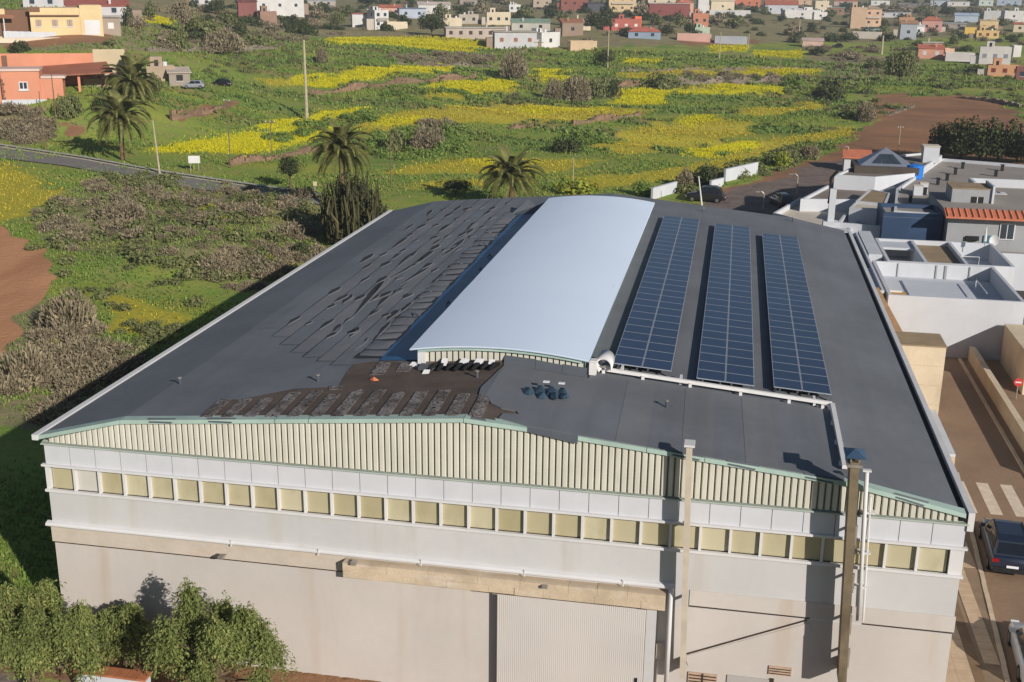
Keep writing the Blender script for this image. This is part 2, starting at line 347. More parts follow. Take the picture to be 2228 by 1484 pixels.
# plain walls: lower front, sides, back
box('front_wall', (0, HW, 0.0, .3, 4.62, 6.84), m_wall, hall); box('front_wall', (0, HW, .004, .3, -.3, 4.617), m_wall2, hall)
box('side_wall', (0, .3, .302, HD-.302, -.3, 9.02), m_wall, hall); box('side_wall', (HW-.3, HW, .302, HD-.302, -.3, 9.02), m_wall, hall)
gb = [(0, -.3), (HW, -.3), (HW, 9.0), (30.1, 9.8), (17, 11.05), (3.4, 9.87), (0, 8.95)]
raw('back_wall', [(x, HD-.3, z) for x, z in gb]+[(x, HD, z) for x, z in gb], [(0, 1, 2, 3, 4, 5, 6), (13, 12, 11, 10, 9, 8, 7)]+[(i, i+7, (i+1) % 7+7, (i+1) % 7) for i in range(7)], m_wall, hall)
box('inner_wall', (.31, HW-.31, .16, .4, 6.86, 9.0), m_rust_shade, hall)
# roof shell
NX = [-.12, 3.4, 17, 30.1, 33.72]
prof = [(x, roof_z(max(x, 0))) for x in NX]
ys = [-.10, HD+.1]
v = [(x, y, z) for y in ys for x, z in prof]+[(x, y, z-.14) for y in ys for x, z in prof]
f = [(i, i+1, i+6, i+5) for i in range(4)]+[(i+10, i+15, i+16, i+11) for i in range(4)]+[(i, i+10, i+11, i+1) for i in range(4)]+[(i+5, i+6, i+16, i+15) for i in range(4)]+[(0, 5, 15, 10), (4, 14, 19, 9)]
raw('roof', v, f, m_felt, hall)
# facade band by band
mb = MB().box(-.08, HW+.08, -.13, .0, 6.83, 6.93); mb.build('window_sill', m_white, hall)
MB().box(-.12, HW+.1, -.15, .02, 7.90, 7.985).build('cornice', m_white, hall)
box('corner_post', (-.03, .14, -.05, .16, 6.932, 7.898), m_white, hall); box('corner_post', (HW-.42, HW+.03, -.05, .16, 6.932, 7.898), m_white, hall)
NWIN = 32; x0w, x1w = .14, HW-.42; pw = (x1w-x0w)/NWIN
mull = MB().box(-.045, .045, -.06, .14, 6.932, 7.898); m0 = None; w0 = None
wmesh = MB().box(.0, pw-.09, 0, .03, .0, .966)
for i in range(NWIN):
    if i:
        if m0 is None: m0 = mull.build('mullion', m_white, hall); m0.location.x = x0w+i*pw
        else: share(m0, hall, (x0w+i*pw, 0, 0))
    o = MB().box(0, pw-.09, .085, .11, 6.932, 7.898).build('window_pane', m_pane2 if i == 1 else m_pane, hall); o.location.x = x0w+i*pw+.045
    if i == 1: o['label'] = 'pale grey replaced pane'
# fascia panels
NF = 32; pf = (HW-.04)/NF; f0 = MB().box(.011, pf-.011, -.035, .15, 7.987, 8.83).build('fascia_panel', m_fascia, hall); f0.location.x = .02
for i in range(1, NF): share(f0, hall, (.02+i*pf, 0, 0))
MB().box(-.02, HW+.02, -.02, .14, 7.99, 8.82).build('fascia_backing', m_rust_shade, hall)
m_base = mat('base_flashing', S(176, 186, 178), .6, .1, 1.)
MB().add([(-.05, -.14, 8.84), (HW+.05, -.14, 8.84), (HW+.05, .1, 8.93), (-.05, .1, 8.93), (-.05, -.14, 8.81), (HW+.05, -.14, 8.81), (HW+.05, .1, 8.81), (-.05, .1, 8.81)],
         [(0, 1, 2, 3), (4, 5, 1, 0), (7, 6, 5, 4), (3, 2, 6, 7), (1, 5, 6, 2), (0, 3, 7, 4)]).build('base_flashing', m_base, hall)
for k in (8.868, 8.892): MB().box(0, HW, -.115+(k-8.868)*2, -.10+(k-8.868)*2, k, k+.012).build('flashing_seam', m_groove, hall)
# gable cladding: one folded sheet per pitch
NC = 144; pc = (HW-.5)/NC
gz = lambda x: roof_z(x)-.17
raw('cladding_backing', [(.2, .02, 8.9), (HW-.2, .02, 8.9)]+[(x, .02, gz(x)) for x in (HW-.2, 30.1, 17, 3.4, .2)], [tuple(range(7))], m_groove, hall)
for i in range(NC):
    a = .25+i*pc; b = a+pc; prf = [(a+pc*.02, 0.012), (a+pc*.16, -.055), (a+pc*.70, -.055), (a+pc*.84, .012)]
    vv = [(x, y, 8.9) for x, y in prf]+[(x, y, max(8.93, gz(x))) for x, y in prf]
    raw('cladding_sheet', vv, [(0, 1, 5, 4), (1, 2, 6, 5), (2, 3, 7, 6)], m_cream, hall)
# verge flashing along the gable, lapped lengths with gaps where the felt hangs over
def verge(a, b, dz=0., h=.14):
    n = max(1, int((b-a)/2)); xs = [lerp(a, b, i/n) for i in range(n+1)]
    P_ = [(-.14, -h), (-.17, -h+.02), (-.16, .03), (.28, .035)]
    v = [(x, y, roof_z(x)+z+dz) for x in xs for y, z in P_]
    return raw('verge_flashing', v, [(i*4+k, i*4+k+1, (i+1)*4+k+1, (i+1)*4+k)[::-1] for i in range(n) for k in range(3)], m_mint, hall)
for a, b in ((-.1, 3.4), (3.41, 9.6), (9.62, 10.9), (10.92, 16.7), (16.72, 19.0), (20.8, 23.2), (23.22, 25.2), (25.22, 30.1), (30.11, 33.9)): verge(a, b, .004*random.random())
# white eave gutter left, black gutter and white kerb right
MB().box(-.34, -.10, -.2, HD+.15, 9.0, 9.22).build('eave_gutter', m_white, hall)
MB().box(33.735, 33.99, -.12, HD+.1, 8.98, 9.1).build('box_gutter', m_black, hall)
MB().box(33.992, 34.2, -.1, HD+.1, 8.6, 9.27).build('eave_kerb', m_white, hall)
# lower facade: gutter ledge, band, painted shade line
MB().add([(x, y, z) for x in (-.2, 24.42) for y, z in ((-.002, 5.345), (-.15, 5.345), (-.2, 5.39), (-.2, 5.45), (-.15, 5.50), (-.002, 5.545))], [(0, 6, 7, 1), (1, 7, 8, 2), (2, 8, 9, 3), (3, 9, 10, 4), (4, 10, 11, 5), (0, 1, 2, 3, 4, 5), (11, 10, 9, 8, 7, 6)]).build('gutter_ledge', m_white, hall)
for x in (7.6, 11.1, 15.1, 19.0, 22.6): MB().box(x-.02, x+.02, -.22, -.202, 5.3, 5.56).build('pipe_clip', m_white, hall)
box('band_course', (-.06, 12.1, -.055, -.003, 4.66, 5.33), m_tan, hall); box('band_course', (24.98, HW+.05, -.03, -.003, 4.72, 5.33), m_wall2, hall)
box('band_shade', (-.05, 12.1, -.03, -.0035, 4.60, 4.655), m_rust_shade, hall); box('band_shade', (24.98, 29.2, -.028, -.0035, 4.66, 4.715), m_rust_shade, hall); box('band_shade', (31.0, HW, -.028, -.0035, 4.66, 4.715), m_rust_shade, hall)  # shadow under the band's lower edge painted as dark strips
# worn lintel over the sliding door, made of blocks
xx = 12.12; row = 0
for z0, z1, pr in ((4.62, 4.93, .42), (4.935, 5.24, .46)):
    xx = 12.12; k = 0
    while xx < 24.1:
        wd = random.uniform(.9, 2.1); e = min(24.15, xx+wd); e = 24.15 if 24.15-e < .5 else e
        MB().box(xx+.004, e-.004, -pr+random.uniform(-.02, .02), -.004, z0, z1-random.uniform(0, .02)).build('lintel_block', m_lintel, hall); xx = e
# sliding door hung in front of the wall
m_door = mat('door_sheet', S(200, 194, 188), .6, .05, .4, 0, S(196, 186, 174), (2, 2, .15), .35)
dv = []; ND = 74; dx = 5.45/ND
for i in range(ND):
    a = 18.02+i*dx; dv += [(a, -.379), (a+dx*.18, -.385), (a+dx*.62, -.385), (a+dx*.8, -.379)]
dv.append((18.02+5.45, -.36)); nv = len(dv)
door = raw('sliding_door', [(x, y, -.05) for x, y in dv]+[(x, y, 4.55) for x, y in dv]+[(18.02, -.26, -.05), (23.47, -.26, -.05), (18.02, -.26, 4.55), (23.47, -.26, 4.55)],
           [(i, i+1, nv+i+1, nv+i) for i in range(nv-1)]+[(0, nv, 2*nv+2, 2*nv), (nv-1, 2*nv+1, 2*nv+3, 2*nv-1)], m_door, hall)
box('handle', (23.2, 23.28, -.44, -.387, 1.5, 1.72), m_black, door); box('door_rail', (17.3, 23.9, -.37, -.27, 4.562, 4.615), m_rust_shade, hall)
box('door_jamb', (23.49, 23.85, -.38, -.004, -.1, 4.56), m_wall, hall)
# downpipe, switch box
MB().tube([(24.34, -.2, 5.40), (24.32, -.46, 5.2), (24.34, -.5, 1.6)], .09, 10).build('downpipe', m_white, hall, True)
box('meter_box', (23.9, 24.22, -.2, -.003, 2.5, 3.1), m_tan, hall)
# flues standing off the wall
def leaning(x0, x1, y0, y1, z0, z1, dx): return MB().add([(x+(dx if z == z0 else 0), y, z) for z in (z0, z1) for x, y in ((x0, y0), (x1, y0), (x1, y1), (x0, y1))], [(0, 3, 2, 1), (4, 5, 6, 7), (0, 1, 5, 4), (1, 2, 6, 5), (2, 3, 7, 6), (3, 0, 4, 7)])
m_cflue = mat('flue_cream', S(196, 184, 166), .6, .12, 1.5, .05, S(150, 128, 100), (2, 2, .2), .4)
fl = leaning(24.57, 24.77, -.82, -.45, 2.2, 11.12, .24).build('flue', m_cflue, hall); MB().box(24.50, 24.86, -.92, -.38, 11.14, 11.22).box(24.56, 24.78, -.71, -.49, 11.122, 11.138).build('flue_cap', m_white, fl)
for z in (5.1, 8.0): box('bracket', (24.62+.24*(11.1-z)/8.9, 24.76+.24*(11.1-z)/8.9, -.449, -.002, z, z+.06), m_steel, fl)
box('flue_elbow', (24.82, 25.0, -.449, -.002, 2.22, 2.6), m_steel, fl)
fl = leaning(29.91, 30.19, -1.12, -.44, 2.9, 11.15, .34).build('flue', m_flue2, hall); fl['label'] = 'brown stained square flue with a blue cowl'
MB().add([(29.72, -1.25, 11.34), (30.4, -1.25, 11.34), (30.4, -.28, 11.34), (29.72, -.28, 11.34), (30.05, -.78, 11.52)], [(0, 1, 4), (1, 2, 4), (2, 3, 4), (3, 0, 4), (3, 2, 1, 0)]).build('flue_cowl', m_capb, fl)
for sx, sy in ((29.92, -1.08), (30.18, -1.08), (29.9, -.5), (30.18, -.5)): box('cowl_post', (sx-.02, sx+.02, sy-.02, sy+.02, 11.152, 11.338), m_steel, fl)
MB().box(29.8, 30.3, -1.2, -.38, 11.0, 11.1).build('flue_collar', m_steel, fl)
box('flue_elbow', (30.27, 30.5, -.439, -.002, 2.92, 3.32), m_flue2, fl)
for z in (3.6, 4.9, 6.5, 8.3): xo = .34*(11.15-z)/8.25; MB().box(29.97+xo, 30.07+xo, -.435, -.002, z, z+.07).build('bracket', m_rust_shade, fl); MB().box(30.215+xo, 30.29+xo, -.7, -.55, z-.3, z+.4).build('joint_strip', m_steel, fl)
vp = MB().tube([(30.80, -.32, 5.2), (30.56, -.32, 10.55)], .07, 8).build('vent_pipe', m_white, hall, True)
MB().box(30.42, 30.7, -.4, -.24, 10.56, 10.62).build('pipe_cap', m_white, vp); MB().tube([(30.98, -.2, 4.9), (30.78, -.2, 9.6)], .035, 6).build('conduit', m_white, hall)
for z in (6.2, 7.5, 9.0): MB().box(30.55, 30.98, -.3, -.002, z, z+.05).build('pipe_clip', m_white, hall)
# stepped ledge, vents and small door at the right foot of the wall
def strip_on_wall(name, a, b, w, m, y0=-.02):
    (xa, za), (xb, zb) = a, b; d = Vector((xb-xa, zb-za)).normalized(); n = Vector((-d.y, d.x))*w*.5
    q = [(xa+n.x, za+n.y), (xa-n.x, za-n.y), (xb-n.x, zb-n.y), (xb+n.x, zb+n.y)]
    return raw(name, [(x, y0, z) for x, z in q]+[(x, -.002, z) for x, z in q], [(0, 1, 2, 3), (0, 4, 5, 1), (1, 5, 6, 2), (2, 6, 7, 3), (3, 7, 4, 0)], m, hall)
strip_on_wall('stair_seam', (29.1, 4.6), (25.0, 2.72), .055, m_rust_shade, -.03); strip_on_wall('stair_band', (29.25, 4.3), (25.0, 2.42), .42, m_wall2, -.02)
m_vent = mat('vent_clay', S(186, 160, 138), .9, .12, 4.)
vo = box('wall_vent', (25.1, 26.15, -.05, -.002, 1.3, 2.0), m_vent, hall)
for k in range(5): box('louvre', (25.14, 26.11, -.075, -.052, 1.36+k*.13, 1.40+k*.13), m_rust_shade, vo)
box('louvre_post', (25.6, 25.65, -.08, -.052, 1.3, 2.0), m_rust_shade, vo)
vo = box('wall_vent', (27.95, 28.75, -.05, -.002, 2.28, 2.62), m_vent, hall)
for k in range(3): box('louvre', (27.98, 28.72, -.07, -.052, 2.32+k*.1, 2.35+k*.1), m_rust_shade, vo)
box('side_door', (26.5, 28.0, -.04, -.002, -.1, 2.05), mat('door_grey', S(176, 172, 166), .6, .08, 1.), hall); box('door_frame', (28.02, 28.16, -.06, -.002, -.1, 2.1), m_rust_shade, hall)
# wall lamps hanging on the facade
for (px, py) in ((488, 1215), (775, 1228), (1188, 1278)):
    q = on_y(px, py, -.25); lm = MB().tube([(q[0], -.01, q[2]+.05), (q[0], -.35, q[2]+.2)], .018, 5).build('lamp_arm', m_rust_shade, hall)
    MB().box(q[0]-.1, q[0]+.1, -.62, -.34, q[2]+.14, q[2]+.24).build('lamp_head', m_steel, lm)

# ---- raised vault
VX0, VX1, VY0, VY1, VZ = 13.0, 20.4, 6.1, 42.4, 11.67
nx = 20; arc = [(lerp(VX0, VX1, i/nx), VZ+.31*(1-(2*i/nx-1)**2)) for i in range(nx+1)]
nyv = 12; rows = [lerp(VY0, VY1, j/nyv) for j in range(nyv+1)]
v = [(x, y, z+(.012*math.sin(y*.9+x) if 0 < j < nyv else 0)) for j, y in enumerate(rows) for x, z in arc]; n1 = nx+1
v += [(x, y, z-.07) for y in (VY0, VY1) for x, z in arc]+[(x, y, z) for y in (VY0, VY1) for x, z in arc]; o1 = n1*(nyv+1); o2 = o1+2*n1
f = [(j*n1+i, j*n1+i+1, (j+1)*n1+i+1, (j+1)*n1+i) for j in range(nyv) for i in range(nx)]
f += [(o2+i, o1+i, o1+i+1, o2+i+1) for i in range(nx)]+[(o2+n1+i, o2+n1+i+1, o1+n1+i+1, o1+n1+i) for i in range(nx)]+[(o1+i, o1+n1+i, o1+n1+i+1, o1+i+1) for i in range(nx)]
vault = raw('vault_roof', v, f, m_vault, hall, True); vault['label'] = 'smooth pale blue-white arched vault cover'
for x, w_ in ((VX0+.35, .05), (VX1-.35, .05)): MB().add([(x-w_, VY0+.3, roof_z(x)+.002), (x+w_, VY0+.3, roof_z(x)+.002), (x+w_, VY1-.3, roof_z(x)+.002), (x-w_, VY1-.3, roof_z(x)+.002)]+[(x+s_*w_, y, VZ+.04) for s_, y in ((-1, VY0+.3), (1, VY0+.3), (1, VY1-.3), (-1, VY1-.3))], [(0, 3, 2, 1), (4, 5, 6, 7), (0, 1, 5, 4), (1, 2, 6, 5), (2, 3, 7, 6), (3, 0, 4, 7)]).build('vault_side', m_mint, vault)
ze = lambda x: VZ+.31*(1-(2*(x-VX0)/(VX1-VX0)-1)**2)-.09
for yy in (VY0+.32, VY1-.32):
    xs = [lerp(VX0+.31, VX1-.31, i/12) for i in range(13)]
    raw('vault_end', [(x, yy, roof_z(x)-.02) for x in xs]+[(x, yy, ze(x)) for x in xs], [(i, i+1, 14+i, 13+i) for i in range(12)], m_groove, vault)
for i in range(27):
    a = VX0+.55+i*.245; b = a+.19
    raw('vault_sheet', [(a, VY0+.305, roof_z(a)+.12), (b, VY0+.305, roof_z(b)+.12), (b, VY0+.26, ze(b)-.1), (a, VY0+.26, ze(a)-.1), (a, VY0+.26, roof_z(a)+.12), (b, VY0+.26, roof_z(b)+.12)], [(4, 5, 2, 3)], m_cream, vault)
MB().add([(x, y, ze(x)-d) for y, d in ((VY0+.1, .0), (VY0+.1, .12), (VY0+.26, .12)) for x in xs], [(k*13+i, (k+1)*13+i, (k+1)*13+i+1, k*13+i+1) for k in range(2) for i in range(12)]).build('vault_valance', m_mint, vault)
MB().box(VX0+.3, VX0+.62, VY0+.12, VY0+.3, roof_z(13.4)+.03, VZ-.06).build('vault_post', m_white, vault)
MB().add([(VX0+.6, VY0+.1, roof_z(13.6)+.012), (16.9, VY0+.1, roof_z(16.9)+.012), (16.9, VY0+.3, roof_z(16.9)+.16), (VX0+.6, VY0+.3, roof_z(13.6)+.16)], [(0, 1, 2, 3)]).build('vault_kerb', m_deck, vault)
for a, b in ((16.92, 18.2), (18.21, 19.3), (19.31, 20.3)):
    MB().add([(a, VY0+.02, roof_z(a)+.03), (b, VY0+.02, roof_z(b)+.03), (b, VY0+.24, roof_z(b)+.34+random.uniform(-.05, .05)), (a, VY0+.24, roof_z(a)+.36)], [(0, 1, 2, 3)]).build('felt_upstand', m_felt3, vault)

# ---- felt strips laid loose on the left slope, their laps gaping open
EDGE = [3.25, 5.0, 5.95, 6.95, 7.8, 8.65, 9.45, 10.22]
LP = [(725, 660, 758, 640), (722, 735, 740, 705), (745, 662, 765, 641), (764, 696, 842, 603), (812, 642, 845, 602), (780, 575, 812, 552), (852, 566, 875, 548), (862, 583, 908, 546),
      (852, 543, 892, 512), (880, 503, 902, 487), (905, 501, 928, 487), (930, 470, 940, 457), (953, 507, 985, 485), (985, 462, 1003, 448), (1010, 459, 1018, 452), (1012, 505, 1040, 482), (1052, 470, 1068, 458),
      (810, 655, 852, 633), (835, 615, 930, 560), (870, 621, 938, 579), (905, 575, 945, 543), (820, 670, 850, 640), (708, 738, 732, 723), (990, 580, 1000, 570), (760, 735, 780, 712),
      (893, 660, 940, 628), (930, 625, 975, 585), (960, 560, 1010, 520), (1000, 520, 1030, 497), (1045, 520, 1070, 500), (840, 700, 870, 672), (940, 535, 960, 520), (770, 765, 800, 735), (820, 735, 850, 700), (860, 690, 900, 655)]
def felt_strip(i):
    x0, x1 = EDGE[i], EDGE[i+1]+.08; n = 90; v = []; rg = random.Random(i*7+3); ph = [rg.uniform(0, 6) for _ in range(4)]; y0 = (12.5, 11, 9.6, 8.4, 7.6, 7.0, 6.4)[i]
    for j in range(n+1):
        y = lerp(y0, HD+.02, j/n); lift = .012+.014*max(0, math.sin(y*.6+ph[0]))
        xl = x0+(.02*math.sin(y*.31+i-1) if i else 0); xr = x1+.02*math.sin(y*.31+i); zb = .003+.003*i
        v += [(xl, y, roof_z(xl)+zb), (xl+.004, y, roof_z(xl)+zb+lift), (lerp(xl, xr, .5), y, roof_z(lerp(xl, xr, .5))+zb+.006+.012*math.sin(y*.9+ph[1])**2), (xr, y, roof_z(xr)+zb+.002)]
    return raw('felt_strip', v, [(j*4+k, j*4+k+1, j*4+k+5, j*4+k+4) for j in range(n) for k in range(3)], m_felt2 if i % 2 else m_felt, hall)
for i in range(len(EDGE)-1): felt_strip(i)
rgt = random.Random(5)
for i in range(1, len(EDGE)-1):            # staggered short tears along every lap
    y = 11+rgt.uniform(0, 3)
    while y < 45:
        L = rgt.uniform(.7, 2.0); q0, q1 = Vector((EDGE[i]+.02, y, roof_z(EDGE[i])+.02)), Vector((EDGE[i]+.1, y+L, roof_z(EDGE[i])+.02))
        LP.append((q0, q1)); y += L+rgt.uniform(1.6, 4.6)
# tears between the strips: gap shade painted as dark patches, lips curling up
m_gapshade = felt('gap_shade_felt', S(50, 52, 56), .8, False)
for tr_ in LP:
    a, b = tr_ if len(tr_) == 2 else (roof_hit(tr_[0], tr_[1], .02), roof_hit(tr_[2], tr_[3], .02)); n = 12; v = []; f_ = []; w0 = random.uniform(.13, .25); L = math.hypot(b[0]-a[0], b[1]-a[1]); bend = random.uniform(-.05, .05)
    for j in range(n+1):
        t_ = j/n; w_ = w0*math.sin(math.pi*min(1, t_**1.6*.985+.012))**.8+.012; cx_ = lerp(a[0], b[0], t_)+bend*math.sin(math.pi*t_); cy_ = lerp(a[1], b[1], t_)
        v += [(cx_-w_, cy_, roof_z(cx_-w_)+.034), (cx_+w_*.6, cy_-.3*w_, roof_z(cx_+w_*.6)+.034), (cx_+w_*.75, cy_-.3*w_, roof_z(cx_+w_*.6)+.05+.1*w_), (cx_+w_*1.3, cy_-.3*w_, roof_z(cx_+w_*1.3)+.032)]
    raw('shaded_tear', v, [(j*4+k, j*4+k+1, j*4+k+5, j*4+k+4) for j in range(n) for k in range(3)], [m_gapshade, m_felt2], hall).data.polygons.foreach_set('material_index', [0, 1, 1]*n)
for i in range(1, len(EDGE)-1):  # shade along each lap painted as a thin dark line
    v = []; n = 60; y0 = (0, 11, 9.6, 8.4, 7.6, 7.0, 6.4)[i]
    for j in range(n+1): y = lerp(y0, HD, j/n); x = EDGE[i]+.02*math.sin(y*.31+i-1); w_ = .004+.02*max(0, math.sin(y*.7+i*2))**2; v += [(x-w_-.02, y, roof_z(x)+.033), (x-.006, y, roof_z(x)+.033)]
    raw('lap_shade', v, [(2*j, 2*j+1, 2*j+3, 2*j+2) for j in range(n)], m_gapshade, hall)
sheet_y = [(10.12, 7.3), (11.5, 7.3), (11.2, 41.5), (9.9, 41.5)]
raw('gap_shade_strip', [(x, y, roof_z(x)+.026) for x, y in sheet_y], [(0, 1, 2, 3)], m_gapshade, hall)  # dark strip paints the shade into the gaps between the patches
# short lapped patches stitched between the felt and the blue strip
y = 7.6
while y < 41:
    L = random.uniform(.8, 1.35); x0 = 10.28-.008*(y-8); x1 = x0+random.uniform(.95, 1.15); n = 6; v = []
    for j in range(n+1):
        for i in range(n+1):
            u, w_ = i/n, j/n; h = .06*(math.sin(math.pi*min(1, w_*1.0))**.5 if 0 < w_ < 1 else 0)*(math.sin(math.pi*u)**.4 if 0 < u < 1 else 0)
            x = lerp(x0, x1, u)+.03*math.sin(7*w_+y); v.append((x, y+L*w_+.06*math.sin(u*4+y), roof_z(x)+.034+h))
    raw('felt_patch', v, [(j*(n+1)+i, j*(n+1)+i+1, (j+1)*(n+1)+i+1, (j+1)*(n+1)+i) for j in range(n) for i in range(n)], m_felt2 if random.random() < .6 else m_felt, hall, True); y += L+random.uniform(.06, .3)
# strip in the vault's shadow, its blue shade put into the colour
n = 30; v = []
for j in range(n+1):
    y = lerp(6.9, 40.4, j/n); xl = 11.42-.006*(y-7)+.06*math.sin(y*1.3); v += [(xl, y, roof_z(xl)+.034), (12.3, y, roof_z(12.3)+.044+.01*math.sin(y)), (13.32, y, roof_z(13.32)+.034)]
raw('blue_shade_strip', v, [(j*3+k, j*3+k+1, j*3+k+4, j*3+k+3) for j in range(n) for k in range(2)], m_shadeblue, hall, True)
for (px, py, s) in ((1078, 520, .35), (1065, 562, .3), (1045, 590, .2), (975, 665, .25), (905, 690, .35), (1055, 538, .45)):
    q = roof_hit(px, py); MB().tube([(q[0]-s*.4, q[1], roof_z(q[0])+.05), (q[0], q[1]+.1, roof_z(q[0])+.05+s*.5), (q[0]+s*.5, q[1], roof_z(q[0])+.06)], [.02, .07, .02], 5).build('torn_scrap', m_felt3, hall)
MB().add([(10.6, 40.6, roof_z(10.6)+.02), (13.3, 40.6, roof_z(13.3)+.05), (13.2, 42.2, roof_z(13.2)+.75), (12.2, 41.8, roof_z(12)+.35), (11.6, 42.0, roof_z(11.6)+.8), (10.7, 41.9, roof_z(10.7)+.1), (13.2, 43.2, roof_z(13)+.02), (10.6, 43.2, roof_z(10.6)+.02)],
         [(0, 1, 3), (1, 2, 3), (0, 3, 4), (0, 4, 5), (4, 3, 7), (3, 2, 6), (3, 6, 7), (5, 4, 7)]).build('crumpled_felt', m_felt3, hall)
# stripped area at the front: old deck showing in strips
def sheet(name, poly, lift, m, parent=hall, th=.0):
    """thin sheet lying on the roof, cut at the ridge lines"""
    bm = bmesh.new(); fc = bm.faces.new([bm.verts.new((p[0], p[1], 0)) for p in poly])
    for xk in (3.4, 17, 30.1): bmesh.ops.bisect_plane(bm, geom=bm.verts[:]+bm.edges[:]+bm.faces[:], plane_co=(xk, 0, 0), plane_no=(1, 0, 0))
    bmesh.ops.triangulate(bm, faces=bm.faces[:])
    if th:
        r = bmesh.ops.extrude_face_region(bm, geom=bm.faces[:]); tv = [g for g in r['geom'] if isinstance(g, bmesh.types.BMVert)]
        for q in tv: q.co.z += th
    for q in bm.verts: q.co.z += roof_z(q.co.x)+lift
    bmesh.ops.recalc_face_normals(bm, faces=bm.faces[:])
    me = bpy.data.meshes.new(name); bm.to_mesh(me); bm.free(); me.materials.append(m)
    o = link(bpy.data.objects.new(name, me), parent)
    if not th and me.polygons and me.polygons[0].normal.z < 0: me.flip_normals()
    return o
brown = [tuple(roof_hit(*p)[:2]) for p in [(437, 905), (480, 868), (520, 870), (560, 862), (640, 846), (735, 842), (752, 812), (768, 793), (830, 785), (905, 792), (960, 790)]]+[(17.1, 6.2), (17.5, 2.0), (18.5, .9), (18.0, .1), (6.4, .08)]
sheet('bare_deck', brown, .009, m_deck)
for i in range(13):
    xb = 6.5+i*.86; ya = .12; yb = 2.15 if i < 3 else (2.9+.25*math.sin(i*2.1) if i < 11 else 2.5)
    q = [(xb, ya), (xb+.5, ya), (xb+.5-.12, yb), (xb+.2, yb+random.uniform(-.2, .3)), (xb-.08, yb-.1)]
    sheet('deck_strip', q, .012, m_crack, hall, .035)
for xb, ya, yb in ((11.6, 5.0, 6.7), (12.6, 5.4, 6.5), (10.5, 3.2, 3.6)): sheet('deck_strip', [(xb, ya), (xb+.6, ya), (xb+.45, yb), (xb-.1, yb)], .012, m_crack, hall, .03)
# grey sheet that was rolled back on the right of the torn area
torn = [(17.0, 6.02), (16.9, 5.4), (16.72, 4.0), (16.62, 3.2), (16.7, 2.45), (17.05, 2.25), (17.35, 1.55), (17.8, 1.25), (18.35, 1.2), (18.5, .95), (17.95, .75), (17.9, .3), (19.0, -.05), (20.7, -.09), (24.9, -.09), (29.9, -.09), (29.9, 6.9), (20.45, 6.9), (20.4, 6.0)]
sheet('felt_sheet', torn, .014, m_felt, hall, .05)
for xa in (22.1, 24.4, 26.6): sheet('felt_lap', [(xa, -.08), (xa+1.1, -.08), (xa+.94, 6.6), (xa-.16, 6.6)], .066, m_felt2, hall, .006)
MB().add([(19.0, -.17, roof_z(19)-.12), (20.8, -.17, roof_z(20.8)-.25), (20.8, -.13, roof_z(20.8)+.07), (19.0, -.13, roof_z(19)+.07)], [(0, 1, 2, 3)]).build('hanging_felt', m_felt3, hall)
for a, d in ((24.1, .2), (26.0, .35), (28.6, .3), (31.6, .2), (4.6, .15), (7.0, .12)):
    x = a; pts = [(x, -.19, roof_z(x)-.06), (x+.9, -.19, roof_z(x+.9)-.1), (x+1.1, -.1, roof_z(x+1.1)+.085), (x-.05, -.1, roof_z(x)+.1)]; MB().add(pts, [(0, 1, 2, 3)]).build('hanging_felt', m_felt3, hall)
# ------------------------------------------------------------------ solar arrays on the roof
def panel_mat():
    t = NT('solar_cells')
    g = t.new('ShaderNodeTexBrick', offset=0.0); t.l.new(t.mapped((1, 1, 1)), g.inputs['Vector']); g.inputs['Scale'].default_value = 1.
    g.inputs['Mortar Size'].default_value = .004; g.inputs['Brick Width'].default_value = .19; g.inputs['Row Height'].default_value = .19
    g.inputs['Color1'].default_value = (*S(26, 42, 72), 1); g.inputs['Color2'].default_value = (*S(30, 46, 76), 1); g.inputs['Mortar'].default_value = (*S(32, 48, 78), 1)
    k = t.mix(t.ramp(t.noise(.25, 4), .3, .7), g.outputs['Color'], S(32, 50, 82)); t.col(k); t.b.inputs['Coat Weight'].default_value = .5; t.b.inputs['Coat Roughness'].default_value = .12
    return t.set(.3, .5)
m_cell = panel_mat(); m_alu = mat('panel_frame', S(186, 192, 202), .45, .05, 3., metal=.35); m_rack = mat('rack_steel', S(120, 122, 126), .5, .1, 3., metal=.6)
NR_ = 28
